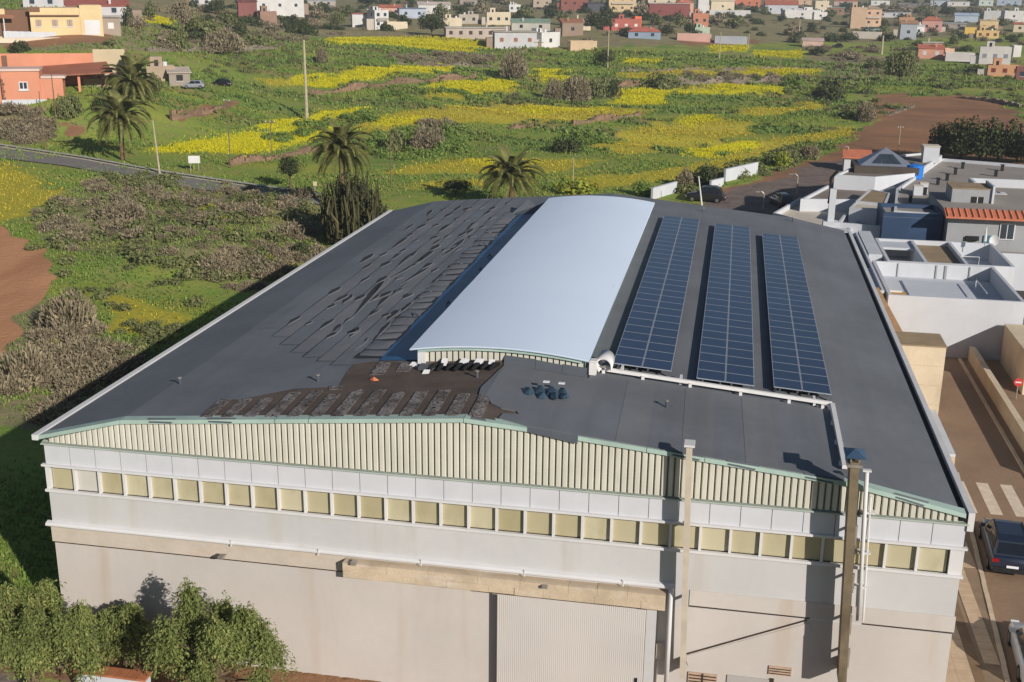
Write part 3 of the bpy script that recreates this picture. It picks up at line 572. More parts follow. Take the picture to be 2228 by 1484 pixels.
def solar(x0, x1, y0, y1, label):
    zc = (roof_z(x0)+roof_z(x1))/2+.27; sl = math.atan2(roof_z(x1)-roof_z(x0), x1-x0)*.75; wd = x1-x0
    t = thing('solar_array', label, 'solar array', (x0, y0, 0), 0, 'solar arrays on the grey roof')
    L = (y1-y0)/NR_; hw = wd/2; T = lambda x, z: (x*math.cos(sl)-z*math.sin(sl), zc-roof_z(x0)*0+x*math.sin(sl)+z*math.cos(sl)-wd/2*math.sin(sl))
    def slab(a, b, c, d, z0, z1):
        v = []
        for z in (z0, z1):
            for x, y in ((a, c), (b, c), (b, d), (a, d)): q = T(x, z); v.append((q[0], y, q[1]))
        return v
    F = [(0, 3, 2, 1), (4, 5, 6, 7), (0, 1, 5, 4), (1, 2, 6, 5), (2, 3, 7, 6), (3, 0, 4, 7)]
    P0 = None
    for r in range(NR_):
        for k in range(2):
            if P0 is None:
                pn = MB().add(slab(.0, hw-.012, 0, L-.012, 0, .035), F).build('solar_panel', m_alu, t)
                gl = MB().add(slab(.026, hw-.038, .026, L-.038, .0352, .0385), F).build('glass_face', m_cell, pn); P0 = (pn, gl)
            else:
                dxx = k*(hw); q0, q1 = T(0, 0), T(dxx, 0)
                o = share(P0[0], t, (q1[0]-q0[0], r*L, q1[1]-q0[1])); share(P0[1], o)
    for xr in (.25, hw-.2, hw+.25, wd-.25):
        q = T(xr, -.03); MB().box(q[0]-.03, q[0]+.03, -.12, y1-y0+.05, q[1]-.04, q[1]+.02).build('rail', m_rack, t)
    for j in range(9):
        yy = lerp(.1, y1-y0-.1, j/8)
        for xr in (.1, wd-.12):
            q = T(xr, -.03); MB().box(q[0]-.04, q[0]+.04, yy-.04, yy+.04, roof_z(x0+q[0])+.001, q[1]-.03).build('support', m_rack, t)
    return t
solar(21.18, 23.6, 7.75, 40.7, 'long double row of blue solar panels closest to the white vault')
solar(24.62, 26.95, 7.55, 40.4, 'long double row of blue solar panels, the middle one of three')
solar(27.72, 30.02, 8.0, 39.3, 'long double row of blue solar panels closest to the roof edge by the street')

# ------------------------------------------------------------------ white cable tray around the front felt sheet
tray = thing('cable_tray', 'white cable tray turning a corner on the roof below the solar panels', 'cable tray')
m_tray = mat('tray_white', S(226, 224, 222), .55, .06, 2., 0, S(190, 188, 184), (2, 2, 2), .3)
def bar(name, a, b, w, h, m, parent):
    a, b = Vector(a), Vector(b); d = (b-a).normalized(); s_ = d.cross(Vector((0, 0, 1))).normalized()*w*.5; u = Vector((0, 0, h))
    v = [a-s_, a+s_, b+s_, b-s_]; v = v+[q+u for q in v]
    return raw(name, v, [(0, 3, 2, 1), (4, 5, 6, 7), (0, 1, 5, 4), (1, 2, 6, 5), (2, 3, 7, 6), (3, 0, 4, 7)], m, parent)
bar('tray_run', (20.42, 6.98, roof_z(20.4)+.14), (29.98, 7.18, roof_z(29.98)+.16), .15, .13, m_tray, tray)
bar('tray_run', (29.99, 7.12, roof_z(30)+.15), (29.95, .7, roof_z(29.95)+.15), .17, .13, m_tray, tray)
for x in (20.9, 22.5, 24.4, 26.4, 28.3, 29.6): box('tray_foot', (x-.06, x+.06, 6.82, 6.96, roof_z(x)+.066, roof_z(x)+.2), m_tray, tray)
for y in (1.2, 3.2, 5.2): box('tray_foot', (29.8, 29.9, y-.06, y+.06, roof_z(29.85)+.066, roof_z(29.85)+.2), m_tray, tray)
for x in (21.6, 24.0, 29.3): box('riser', (x-.05, x+.05, 7.14, 7.7, roof_z(x)+.02, roof_z(x)+.26), m_tray, tray)
# curled flashing at the vault corner
n = 14; v = []
for i in range(n+1):
    t_ = i/n; a = -.3+4.6*t_; r = .55*(1-.35*t_)
    for y in (6.7, 7.9): v.append((20.85+r*math.cos(a)*.75, y+.5*math.sin(a*.8)*.6, roof_z(20.8)+.36+r*math.sin(a)*.62))
o = raw('curled_flashing', v, [(2*i, 2*i+1, 2*i+3, 2*i+2) for i in range(n)], m_tray, None, True); sm = o.modifiers.new('s', 'SOLIDIFY'); sm.thickness = .06
tag(o, 'curled white sheet of flashing standing loose at the corner of the vault', 'flashing')
hp = thing('square_post', 'short white post at the near corner of the vault', 'post', (20.5, 6.55, roof_z(20.5)))
box('shaft', (-.14, .14, -.14, .14, .065, .62), m_tray, hp); box('cap', (-.18, .18, -.18, .18, .622, .68), m_tray, hp)
# heap of crumpled foil on the felt
m_foil = mat('foil_dark', S(70, 92, 108), .3, .4, 5., 0, S(30, 36, 44), (5, 5, 5), .8, metal=.3); m_chip = mat('white_chip', S(228, 228, 228), .6, .05, 4.)
heap = thing('foil_heap', 'heap of crumpled dark blue foil lying on the grey felt sheet', 'debris', (19.1, 3.2, roof_z(19.1)+.065))
for i, (x, y, s_) in enumerate(((-.7, .1, .55), (-.25, .35, .6), (.2, .3, .62), (.6, .35, .5), (.35, -.15, .45), (-.1, -.25, .45), (.75, -.05, .35))):
    rg = random.Random(i); v = [(x+s_*.6*math.cos(a)*rg.uniform(.6, 1.1), y+s_*.75*math.sin(a)*rg.uniform(.6, 1.1), rg.uniform(0, .05)) for a in (0, 1.05, 2.1, 3.1, 4.2, 5.2)]+[(x+.08, y, .3*s_+.1), (x-.1, y+.12, .42*s_)]
    raw('foil_piece', v, [(0, 1, 6), (1, 7, 6), (1, 2, 7), (2, 3, 7), (3, 4, 7), (4, 6, 7), (4, 5, 6), (5, 0, 6)], m_foil, heap)
for x, y in ((-.05, .55), (.55, .5)): MB().box(x-.12, x+.12, y-.08, y+.08, .36, .4).build('foil_chip', m_chip, heap)
# torn felt row and white tile pieces before the vault front
row_ = thing('torn_felt_row', 'row of black torn felt rolls in front of the vault end', 'debris', (15.2, 5.75, roof_z(15.2)+.02))
for i in range(8):
    x = -1.1+i*.36; rg = random.Random(40+i); MB().tube([(x-.12, -.42+rg.uniform(-.1, .1), .06+x*.087), (x, .0, .12+x*.087), (x+.12, .33, .08+x*.087)], [.05, .12, .07], 6).build('felt_roll', m_black, row_)
box('felt_slab', (-1.7, -1.0, -.25, .3, -.13, -.0), m_felt3, row_)
LBL = ['white tile piece lying beside the blue strip at the vault corner', 'pointed white tile shard in front of the vault corner post', 'white tile piece on the first torn felt slab', 'white tile piece lying on the slab beside the felt rolls', 'square white tile piece before the felt rolls', 'white tile piece in the middle of the felt rolls', 'white tile piece between the last felt rolls', 'white tile piece at the end of the felt rolls']
for i, (px, py) in enumerate(((901, 796), (928, 812), (962, 787), (968, 796), (966, 802), (1010, 797), (1043, 798), (1070, 799))):
    q = roof_hit(px, py); rg = random.Random(i); s_ = rg.uniform(.13, .2); up = .0 if i in (0, 1) else .18
    v = [(q[0]+s_*a*rg.uniform(.7, 1.2), q[1]+s_*b*rg.uniform(.7, 1.2), roof_z(q[0])+up+.03+.06*b) for a, b in ((-1, -.8), (1, -.9), (.9, 1), (-.8, .9))]
    o = raw('tile_piece', v+[(x, y, z+.03) for x, y, z in v], [(3, 2, 1, 0), (4, 5, 6, 7), (0, 1, 5, 4), (1, 2, 6, 5), (2, 3, 7, 6), (3, 0, 4, 7)], m_chip); tag(o, LBL[i], 'tile', 'white tile pieces by the vault')
q = roof_hit(814, 828); o = MB().add([(q[0]+a, q[1]+b, roof_z(q[0])+c) for a, b, c in ((-.2, 0, .02), (0, -.15, .03), (.22, 0, .02), (.05, .15, .02), (0, 0, .16))], [(0, 1, 4), (1, 2, 4), (2, 3, 4), (3, 0, 4)]).build('clay_shard', mat('clay', S(206, 120, 84), .8, .2, 4.))
tag(o, 'small orange clay shard lying on the brown stripped deck', 'debris')
VL = ['short roof vent near the left end of the felt slope', 'short roof vent above the stripped brown deck', 'small roof vent on the brown deck beside the torn sheet', 'small dark roof vent below the first cable tray foot', 'small roof vent between solar rows and far roof edge', 'small roof vent on the far edge of the roof by the middle panels', 'small roof vent lying flat on the grey felt right of the foil heap']
for (px, py), lb in zip(((392, 836), (692, 830), (1038, 822), (1313, 815), (1725, 482), (1530, 461), (1450, 890)), VL):
    q = roof_hit(px, py); o = thing('roof_vent', lb, 'roof vent', (q[0], q[1], roof_z(q[0])+(.06 if q[0] > 17 and q[1] < 7 else 0)), 0, 'small vents dotted over the roof')
    MB().tube([(0, 0, 0), (0, 0, .26)], .05, 8).build('stub', m_felt3, o); MB().tube([(0, 0, .262), (0, 0, .30)], .085, 8).build('cap', m_steel, o)
# ------------------------------------------------------------------ plants
def leaf_mat(name, a, b, c, rough=.75, trans=.15, broad=None):
    t = NT(name); g = t.new('ShaderNodeNewGeometry'); r = g.outputs['Random Per Island']
    k = t.mix(t.ramp(r, .0, .55), a, b); k = t.mix(t.ramp(r, .6, 1.), k, c)
    k = t.mix(t.math('MULTIPLY', t.ramp(t.noise(.45, 4), .35, .65), .45), k, dim(a, .75))
    if broad: k = t.mix(t.math('MULTIPLY', t.ramp(t.noise(.045, 5, .6), .5, .7), .7), k, broad[0]); k = t.mix(t.math('MULTIPLY', t.ramp(t.noise(.06, 6, .65, (.6, 1.4, 1)), .5, .68), .75), k, broad[1])
    t.col(k)
    t.set(rough, .2)
    if trans:
        tr = t.new('ShaderNodeBsdfTranslucent'); t.l.new(k, tr.inputs[0]); mx = t.new('ShaderNodeMixShader'); mx.inputs[0].default_value = trans
        t.l.new(t.b.outputs[0], mx.inputs[1]); t.l.new(tr.outputs[0], mx.inputs[2]); t.l.new(mx.outputs[0], t.out.inputs[0])
    return t.m
L_green = leaf_mat('leaves_green', S(98, 124, 60), S(126, 148, 72), S(152, 164, 84)); L_olive = leaf_mat('leaves_olive', S(98, 106, 66), S(124, 128, 82), S(146, 146, 98))
L_brown = leaf_mat('twigs_brown', S(124, 114, 92), S(150, 138, 112), S(172, 158, 130), .9, .05); L_dark = leaf_mat('leaves_dark', S(54, 64, 42), S(76, 86, 52), S(98, 104, 62))
L_lime = leaf_mat('leaves_lime', S(122, 136, 50), S(150, 158, 58), S(176, 170, 66)); L_pepper = leaf_mat('leaves_pepper', S(108, 122, 68), S(138, 148, 84), S(168, 168, 104), .7, .25)
L_cactus = leaf_mat('cactus_skin', S(66, 66, 46), S(84, 82, 54), S(104, 98, 66), .8, 0); L_palm = leaf_mat('palm_leaf', S(96, 100, 58), S(124, 124, 72), S(148, 144, 88), .55, .1)
L_grass = leaf_mat('grass_blades', S(112, 140, 66), S(132, 154, 74), S(158, 162, 88), .8, .2, (S(98, 124, 72), S(162, 156, 84))); L_flower = leaf_mat('yellow_flowers', S(204, 196, 36), S(224, 212, 38), S(158, 168, 52), .7, .15); L_och = leaf_mat('ochre_flowers', S(206, 184, 58), S(168, 162, 68), S(214, 192, 64), .8, .15)
m_bark = mat('bark', S(112, 94, 74), .95, .3, 3., .2, None, bump=.4, bscale=15); m_palmtrunk = mat('palm_trunk', S(128, 104, 76), .95, .3, 2., .3, S(92, 78, 58), (3, 3, 8), .6, .5, 12)
def quads(cen, nrm_dir, size, aspect=1., up=None, rng=RNG):
    """one small leaf face per centre, random tilt around its direction"""
    n = len(cen); a = rng.normal(size=(n, 3)); d = nrm_dir+.7*rng.normal(size=(n, 3)); d /= np.linalg.norm(d, axis=1, keepdims=True)+1e-9
    if up is not None: a = up+.25*a
    u = a-(a*d).sum(1, keepdims=True)*d; u /= np.linalg.norm(u, axis=1, keepdims=True)+1e-9; w = np.cross(d, u)
    s = (size*(.6+.8*rng.random(n)))[:, None]; u = u*s*aspect; w = w*s
    V = np.stack([cen-u*.5-w*.12, cen-w*.5+u*.05, cen+u*.5+w*.1, cen+w*.5], 1).reshape(-1, 3)
    return V, np.arange(4*n).reshape(n, 4)
def np_mesh(name, V, F, m):
    me = bpy.data.meshes.new(name); V = np.asarray(V, np.float32); F = np.asarray(F, np.int32); k = F.shape[1]
    me.vertices.add(len(V)); me.vertices.foreach_set('co', V.ravel()); me.loops.add(F.size); me.loops.foreach_set('vertex_index', F.ravel())
    me.polygons.add(len(F)); me.polygons.foreach_set('loop_start', np.arange(0, F.size, k, dtype=np.int32)); me.polygons.foreach_set('loop_total', np.full(len(F), k, np.int32))
    me.update(); me.materials.append(m); return me
def lumps(k, rng, squash=.8, spread=.55):
    c = rng.normal(size=(k, 3)); c /= np.linalg.norm(c, axis=1, keepdims=True); c *= spread*rng.random((k, 1))**.4; c[:, 2] = np.abs(c[:, 2])*squash; r = .28+.3*rng.random(k); return c, r
def crown_points(n, seed, squash=.8, k=14, spread=.6):
    rng = np.random.default_rng(seed); c, r = lumps(k, rng, squash, spread); i = rng.integers(0, k, n)
    d = rng.normal(size=(n, 3)); d /= np.linalg.norm(d, axis=1, keepdims=True); q = c[i]+d*(r[i]*(.55+.45*rng.random(n)**.4))[:, None]
    out = q-np.array([0, 0, .15]); out /= np.linalg.norm(out, axis=1, keepdims=True)+1e-9
    keep = q[:, 2] > -.12; return q[keep], (d*.6+out*.6)[keep]
BUSH = {}
def bush_mesh(kind, seed, n=620, size=.13):
    key = (kind, seed, n)
    if key in BUSH: return BUSH[key]
    m = dict(green=L_green, olive=L_olive, brown=L_brown, dark=L_dark, lime=L_lime)[kind]; q, d = crown_points(n, seed, .75 if kind != 'brown' else .6, 12)
    rng = np.random.default_rng(seed)
    if kind == 'brown':
        q, d = crown_points(int(n*3.4), seed, .6, 16, .7); V, F = quads(q, np.cross(d, rng.normal(size=d.shape)), np.full(len(q), size*.42), 3.4, d*.35+np.array([0, 0, .35]), rng); V[:, 2] = np.maximum(V[:, 2], 0)
    else: V, F = quads(q, d, np.full(len(q), size), 1., None, rng)
    BUSH[key] = np_mesh('bush_'+kind, V, F, m); return BUSH[key]
# ---- masses nobody could count
def merged(name, pts, meshes, sc, scz, m, label, cat):
    Vs, Fs, o = [], [], 0; base = []
    for me in meshes:
        v = np.empty(len(me.vertices)*3, np.float32); me.vertices.foreach_get('co', v); f = np.empty(len(me.loops), np.int32); me.loops.foreach_get('vertex_index', f); base.append((v.reshape(-1, 3), f.reshape(-1, 4)))
    for i, p in enumerate(pts):
        v, f = base[i % len(base)]; a = RNG.random()*6.28; ca, sa = math.cos(a), math.sin(a); s, z = sc[i], scz[i]
        Vs.append(np.stack([(v[:, 0]*ca-v[:, 1]*sa)*s+p[0], (v[:, 0]*sa+v[:, 1]*ca)*s+p[1], v[:, 2]*z+p[2]], 1)); Fs.append(f+o); o += len(v)
    ob = link(bpy.data.objects.new(name, np_mesh(name, np.concatenate(Vs), np.concatenate(Fs), m))); return tag(ob, label, cat, None, 'stuff')
def px_scatter(poly, n, seed=0):
    """random places inside a patch of ground, spread evenly over the ground itself"""
    P = world_poly(poly); rng = np.random.default_rng(seed); lo, hi = P.min(0), P.max(0); out = []
    while len(out) < n:
        q = lo+(hi-lo)*rng.random((n*4, 2)); s = sdist(P, q[:, 0], q[:, 1]); q = q[s > 0]; out += list(q)
    q = np.array(out[:n]); return np.column_stack([q, hgt(q[:, 0], q[:, 1])])
def scrub(name, polys, kind, rmin, rmax, label, seed, n=380, size=.17, nb=None):
    pts = np.concatenate([px_scatter(p, k, seed+i) for i, (p, k) in enumerate(polys)]); rng = np.random.default_rng(seed)
    dry_ok = (pts[:, 0] < -1.2) | (pts[:, 0] > 36) | (pts[:, 1] > 50); pts = pts[dry_ok]; r = rmin+(rmax-rmin)*rng.random(len(pts))**1.5
    return merged(name, pts, [bush_mesh(kind, s, n, size) for s in (1, 2, 3)], r, r*(.7+.4*rng.random(len(pts))), dict(green=L_green, olive=L_olive, brown=L_brown, dark=L_dark, lime=L_lime)[kind], label, 'shrubs')
scrub('dry_scrub', [(DRY[1], 110), ([(480, 560), (700, 480), (700, 560), (560, 640), (440, 640)], 40), ([(90, 690), (200, 690), (300, 800), (200, 900), (60, 940), (20, 860)], 52), ([(200, 700), (300, 780), (250, 850), (150, 860)], 12)], 'brown', .7, 1.9, 'brown leafless scrub covering the slope left of the hall', 11)
scrub('green_scrub', [([(100, 440), (700, 420), (720, 520), (560, 620), (300, 600), (60, 560)], 150), ([(120, 590), (420, 600), (560, 620), (300, 860), (80, 860), (60, 720)], 40), ([(200, 380), (420, 385), (360, 420), (180, 410)], 26)], 'olive', .6, 1.7, 'olive green bushes mixed into the brown scrub', 12)
scrub('lime_scrub', [([(420, 440), (620, 440), (560, 520), (420, 540)], 14), ([(560, 560), (680, 540), (640, 600), (500, 640)], 10), ([(100, 700), (180, 720), (160, 800), (90, 760)], 6)], 'lime', .4, .95, 'bright green leafy clumps among the brown scrub', 13)
scrub('terrace_hedge', [([(810, 290), (900, 275), (1010, 280), (1020, 330), (880, 350), (800, 340)], 120), ([(1180, 290), (1300, 300), (1340, 330), (1210, 330)], 40), ([(560, 300), (800, 245), (810, 262), (600, 312)], 40), ([(800, 205), (1080, 195), (1100, 215), (800, 225)], 30)], 'green', .8, 2.2, 'rank green weeds growing along the terrace edges', 14)
scrub('terrace_scrub', [([(860, 118), (1080, 124), (1080, 142), (900, 140), (840, 128)], 90), ([(330, 80), (560, 70), (700, 90), (600, 105), (340, 112)], 80), ([(0, 245), (90, 235), (130, 300), (60, 318), (0, 300)], 46), ([(1490, 165), (1740, 166), (1780, 180), (1500, 184)], 40), ([(1760, 100), (1990, 110), (2010, 165), (1850, 170)], 50), ([(880, 285), (960, 262), (1020, 290), (940, 330)], 24)], 'brown', .9, 2.6, 'grey brown brush along the field walls', 15)
scrub('field_bushes', [([(1690, 185), (1930, 175), (1960, 240), (1860, 270), (1720, 225)], 60), ([(1990, 150), (2220, 165), (2228, 235), (2000, 200)], 60), ([(1480, 395), (1700, 330), (1780, 330), (1720, 370), (1560, 415), (1480, 425)], 60), ([(1100, 210), (1300, 214), (1300, 228), (1100, 232)], 40), ([(420, 130), (640, 105), (660, 150), (440, 165)], 46)], 'olive', .8, 2.2, 'dusty green bushes scattered over the terraces', 16)
scrub('village_trees', [([(420, 96), (700, 84), (700, 4), (420, 4)], 60), ([(700, 70), (1080, 66), (1080, 4), (700, 4)], 80), ([(1080, 60), (1500, 60), (1500, 4), (1080, 4)], 100), ([(1500, 90), (1850, 96), (1850, 4), (1500, 4)], 80), ([(1850, 130), (2228, 120), (2228, 4), (1850, 4)], 130)], 'dark', 2.2, 5.2, 'dark trees and hedges between the far houses', 31, 420, .17)
scrub('village_brush', [([(300, 104), (740, 92), (740, 20), (300, 20)], 70), ([(740, 76), (1500, 84), (1500, 10), (740, 10)], 120), ([(1500, 100), (2228, 140), (2228, 10), (1500, 10)], 130)], 'brown', 1.6, 3.8, 'dry brown brush around the far gardens', 32, 150, .2)
# ---- grass: short tufts over the near ground and the flower strips
def tufts(name, pts, sz, m, label, cat, blades=3, seed=3):
    rng = np.random.default_rng(seed); n = len(pts); b = np.repeat(np.arange(n), blades); k = len(b); a = rng.random(k)*6.283; r = sz[b]
    base = pts[b]+np.stack([np.cos(a)*r*.35*rng.random(k), np.sin(a)*r*.35*rng.random(k), np.full(k, -.03)], 1); side = np.stack([-np.sin(a), np.cos(a), np.zeros(k)], 1)*(r*.22)[:, None]
    tip = base+np.stack([np.cos(a)*r*.45, np.sin(a)*r*.45, r*(.5+.5*rng.random(k))], 1)
    V = np.stack([base-side, base+side, tip+side*.7, tip-side*.7], 1).reshape(-1, 3)
    ob = link(bpy.data.objects.new(name, np_mesh(name, V, np.arange(4*k).reshape(k, 4), m))); return tag(ob, label, cat, None, 'stuff')
def inside_masks(X, Y):
    mk = masks(X, Y); return mk
rng = np.random.default_rng(5); N = 330000
ang = np.radians(-42+62*rng.random(N)); rad = 46*(420/46)**rng.random(N); gx = 25+rad*np.sin(ang); gy = -38+rad*np.cos(ang)
mk = masks(gx, gy); onhall = ((gx > -.8) & (gx < 70) & (gy > -3) & (gy < 50)) | ((gx > 28) & (gy < 116)) | ((gx > 34) & (gy < 140))
free = (mk['soil'] < .45) & (mk['clay'] < .45) & (mk['gravel'] < .5) & ~onhall & (mk['yel'] < .5) & (mk['och'] < .5)
patch = np.sin(gx*.21+np.sin(gy*.13)*2)+np.sin(gy*.17-gx*.06)+rng.normal(size=N)*.7
sel = free & (patch > -.1); P_ = np.column_stack([gx, gy, hgt(gx, gy)])
tufts('grass', P_[sel], (.11+.00125*rad[sel])*(.6+.8*rng.random(sel.sum())), L_grass, 'green meadow grass over the terraced fields', 'grass', 2)
bank = (terrace_phase(gx, gy) > .76) & free & (gy > 150) & (gy < 440) & (gx < 60+.1*gy) & (rng.random(N) < .55)
tufts('bank_weeds', P_[bank], (.24+.0017*rad[bank])*(.5+.9*rng.random(bank.sum())), leaf_mat('weed_leaves', S(104, 130, 68), S(126, 148, 78), S(152, 160, 92), .8, .2), 'tall dark weeds on the terrace banks', 'weeds', 3)
def fill(polys, dens, seed):
    out = []; r_ = np.random.default_rng(seed)
    for P in polys:
        lo, hi = P.min(0), P.max(0); ar = float(np.prod(hi-lo)); n = int(min(ar*dens, 40000)); q = lo+(hi-lo)*r_.random((n, 2)); s = sdist(P, q[:, 0], q[:, 1]); w = r_.normal(size=n)*2.2
        out.append(q[(s+w > 0)])
    q = np.concatenate(out); return np.column_stack([q, hgt(q[:, 0], q[:, 1])])
for nm, key, mm, lb, dn in (('yellow_flowers', 'yel', L_flower, 'bright yellow flower strips on the terraces', 9.), ('ochre_meadow', 'och', L_och, 'faded ochre yellow meadow strips', 3.2)):
    q = fill(WP[key], dn, 21); d_ = np.hypot(q[:, 0]-25, q[:, 1]+38); q = q[d_ < 520]; d_ = d_[d_ < 520]
    tufts(nm, q, (.10+.0009*d_)*(.6+.7*np.random.default_rng(4).random(len(q))), mm, lb, 'flowers', 2)
# ---- single bushes one can pick out
def bush(px, py, wpx, hpx, kind, label, group=None, name='bush', seed=None):
    g = hit(px, py); k = ppm(g); r = wpx/k/2; h = hpx/k/.97; sd = seed or (int(px)*7+int(py)) % 4+1
    o = bpy.data.objects.new(name, bush_mesh(kind, sd, 1500, .105)); link(o); o.location = tuple(g); o.rotation_euler = (0, 0, (px*.37) % 6.28); o.scale = (r, r, h*1.05)
    tag(o, label, 'bush', group); return o
BS = [(1118, 166, 66, 62, 'brown', 'big brown leafless bush at the end of the stone wall below the white shed'), (1205, 216, 46, 48, 'brown', 'brown bush at the near end of the bush row beside the thin pole'), (1250, 218, 70, 62, 'brown', 'tall brown bush in the middle of the bush row'),
      (1300, 212, 62, 58, 'olive', 'olive bush in the bush row next to the yellow strip'), (1335, 205, 44, 40, 'dark', 'dark bush at the far end of the bush row'), (1440, 192, 90, 44, 'olive', 'wide olive bush over the low wall between two yellow strips'),
      (700, 135, 30, 34, 'brown', 'small grey bush beside the tall concrete pole'), (990, 168, 22, 16, 'dark', 'small dark bush on the upper yellow strip'), (490, 112, 95, 62, 'brown', 'broad grey brown thicket below the dark red house'), (560, 100, 70, 40, 'olive', 'olive thicket next to the broad brown thicket'),
      (385, 105, 60, 55, 'olive', 'olive bush at the right end of the yellow house garden'), (1260, 420, 120, 42, 'lime', 'long yellow green shrub behind the far end of the vault'), (1398, 425, 60, 38, 'green', 'green shrub between the vault and the white garden wall'),
      (1540, 402, 66, 52, 'dark', 'dark bush beside the white garden wall'), (1700, 362, 60, 42, 'lime', 'yellow leaved shrub on the edge of the dirt lot'), (1760, 345, 50, 34, 'brown', 'brown bush on the edge of the dirt lot'), (1490, 405, 50, 40, 'brown', 'brown twiggy bush beyond the parked van'),
      (860, 330, 70, 60, 'olive', 'olive bush right of the palm by the cactus tree'), (925, 325, 80, 62, 'brown', 'brown bush in the hollow of the lower terraces'), (975, 310, 60, 48, 'green', 'green bush at the top of the lower terraces'), (1230, 330, 80, 44, 'dark', 'dark green bank of weeds below the ochre strip'),
      (150, 255, 70, 62, 'olive', 'round olive bush beside the orange house'), (225, 240, 60, 44, 'dark', 'dark bush between the orange house and the two palms'), (330, 200, 70, 44, 'olive', 'olive bush below the upper palm'), (20, 72, 34, 40, 'olive', 'olive bush at the end of the white garden fence'),
      (45, 112, 60, 26, 'dark', 'dark low bush above the orange wall'), (1150, 400, 40, 30, 'lime', 'lime shrub right of the palm behind the hall'), (1885, 262, 60, 44, 'brown', 'rocky brown bush at the head of the dirt lot'), (1800, 215, 90, 46, 'dark', 'dark bush cluster above the dirt lot'), (1730, 190, 60, 38, 'green', 'green round bush at the end of the long grey field wall'),
      (270, 480, 110, 60, 'brown', 'rounded tan bush in the middle of the brown scrub'), (655, 560, 60, 44, 'dark', 'dark bush against the corner of the long shadow'), (150, 720, 130, 110, 'brown', 'grey dead bush with arching branches near the soil patch'), (60, 830, 130, 110, 'brown', 'tan dead bush near the left corner of the hall')]
for b in BS: bush(*b)
# ---- trees with trunk, limbs and crown
def tree(px, py, wpx, hpx, kind, label, trunk=.35, name='tree', cat='tree', group=None, n=2600, squash=.9, at=None, leaf=.085):
    g = np.array(at) if at is not None else hit(px, py); k = ppm(g); r = wpx/k/2; h = hpx/k/.97; t = thing(name, label, cat, tuple(g), (px*.31) % 6.28, group)
    zb = h*trunk; rg = random.Random(int(px*3+py)); mbk = MB(); tr = max(.09, h*.028)
    mbk.tube([(0, 0, -.1), (.03*h, 0, zb*.6), (.0, .02*h, zb+.15*h)], [tr*1.3, tr, tr*.6], 7)
    for i in range(5):
        a = i*1.26+rg.random(); mbk.tube([(0, 0, zb*.75), (math.cos(a)*r*.35, math.sin(a)*r*.35, zb+.12*h), (math.cos(a)*r*.6, math.sin(a)*r*.6, zb+.3*h)], [tr*.6, tr*.4, tr*.15], 5)
    mbk.build('trunk', m_bark, t)
    me = bush_mesh_tree(kind, (int(px)+int(py)) % 3+1, n, leaf); c = bpy.data.objects.new('crown', me); link(c, t); c.location = (0, 0, zb+.1*h); c.scale = (r*.9, r*.9, (h-zb)*.74); return t
TM = {}
def bush_mesh_tree(kind, seed, n, leaf):
    if (kind, seed, n) not in TM:
        m = dict(green=L_green, olive=L_olive, brown=L_brown, dark=L_dark, lime=L_lime)[kind]; q, d = crown_points(n, seed+50, 1., 20, .72); V, F = quads(q, d, np.full(len(q), leaf), 1.15, None, np.random.default_rng(seed)); TM[(kind, seed, n)] = np_mesh('tree_crown', V, F, m)
    return TM[(kind, seed, n)]
tree(632, 410, 74, 72, 'dark', 'small spreading tree with two dark crowns near the roadside palm', .42, squash=.5)
tree(990, 425, 96, 40, 'dark', 'low dark spreading tree left of the palm behind the hall', .25)
tree(1958, 178, 78, 92, 'olive', 'large olive tree standing alone before the far houses', .12, n=3600)
tree(2105, 330, 60, 60, 'dark', 'dark tree in the middle of the tree belt beside the flat roofs', .1)
for i, (px, py, w, h) in enumerate(((2050, 342, 96, 84), (2088, 346, 100, 96), (2130, 348, 108, 104), (2170, 350, 104, 100), (2210, 352, 104, 100), (2245, 356, 100, 96))):
    tree(px, py, w, h, 'dark', ['first dark tree of the belt, next to the white roof box', 'second dark tree of the belt beside the flat roofs', 'third dark tree of the belt, the tallest one', 'fourth dark tree of the belt, tall', 'fifth dark tree of the belt near the picture edge', 'sixth dark tree of the belt, cut by the picture edge'][i], .1, group='dark tree belt behind the flat roofs', n=2600)
tree(400, 76, 62, 88, 'brown', 'tall bare grey tree right of the yellow house', .3, n=2000); tree(300, 78, 52, 50, 'brown', 'round bare tree beside the concrete shed', .3, n=1600); tree(430, 80, 44, 60, 'olive', 'slim olive tree next to the tall bare tree', .2)
tree(735, 62, 44, 46, 'olive', 'olive tree left of the white house with a flat red roof', .2); tree(940, 76, 78, 52, 'dark', 'wide dark round tree in front of the blue grey house', .2); tree(660, 82, 50, 44, 'dark', 'dark tree in front of the big white house', .15)
tree(1300, 68, 76, 44, 'dark', 'dark leaning tree left of the red house', .2); tree(1315, 140, 56, 40, 'dark', 'dark spiky tree in the field below the red house', .1)
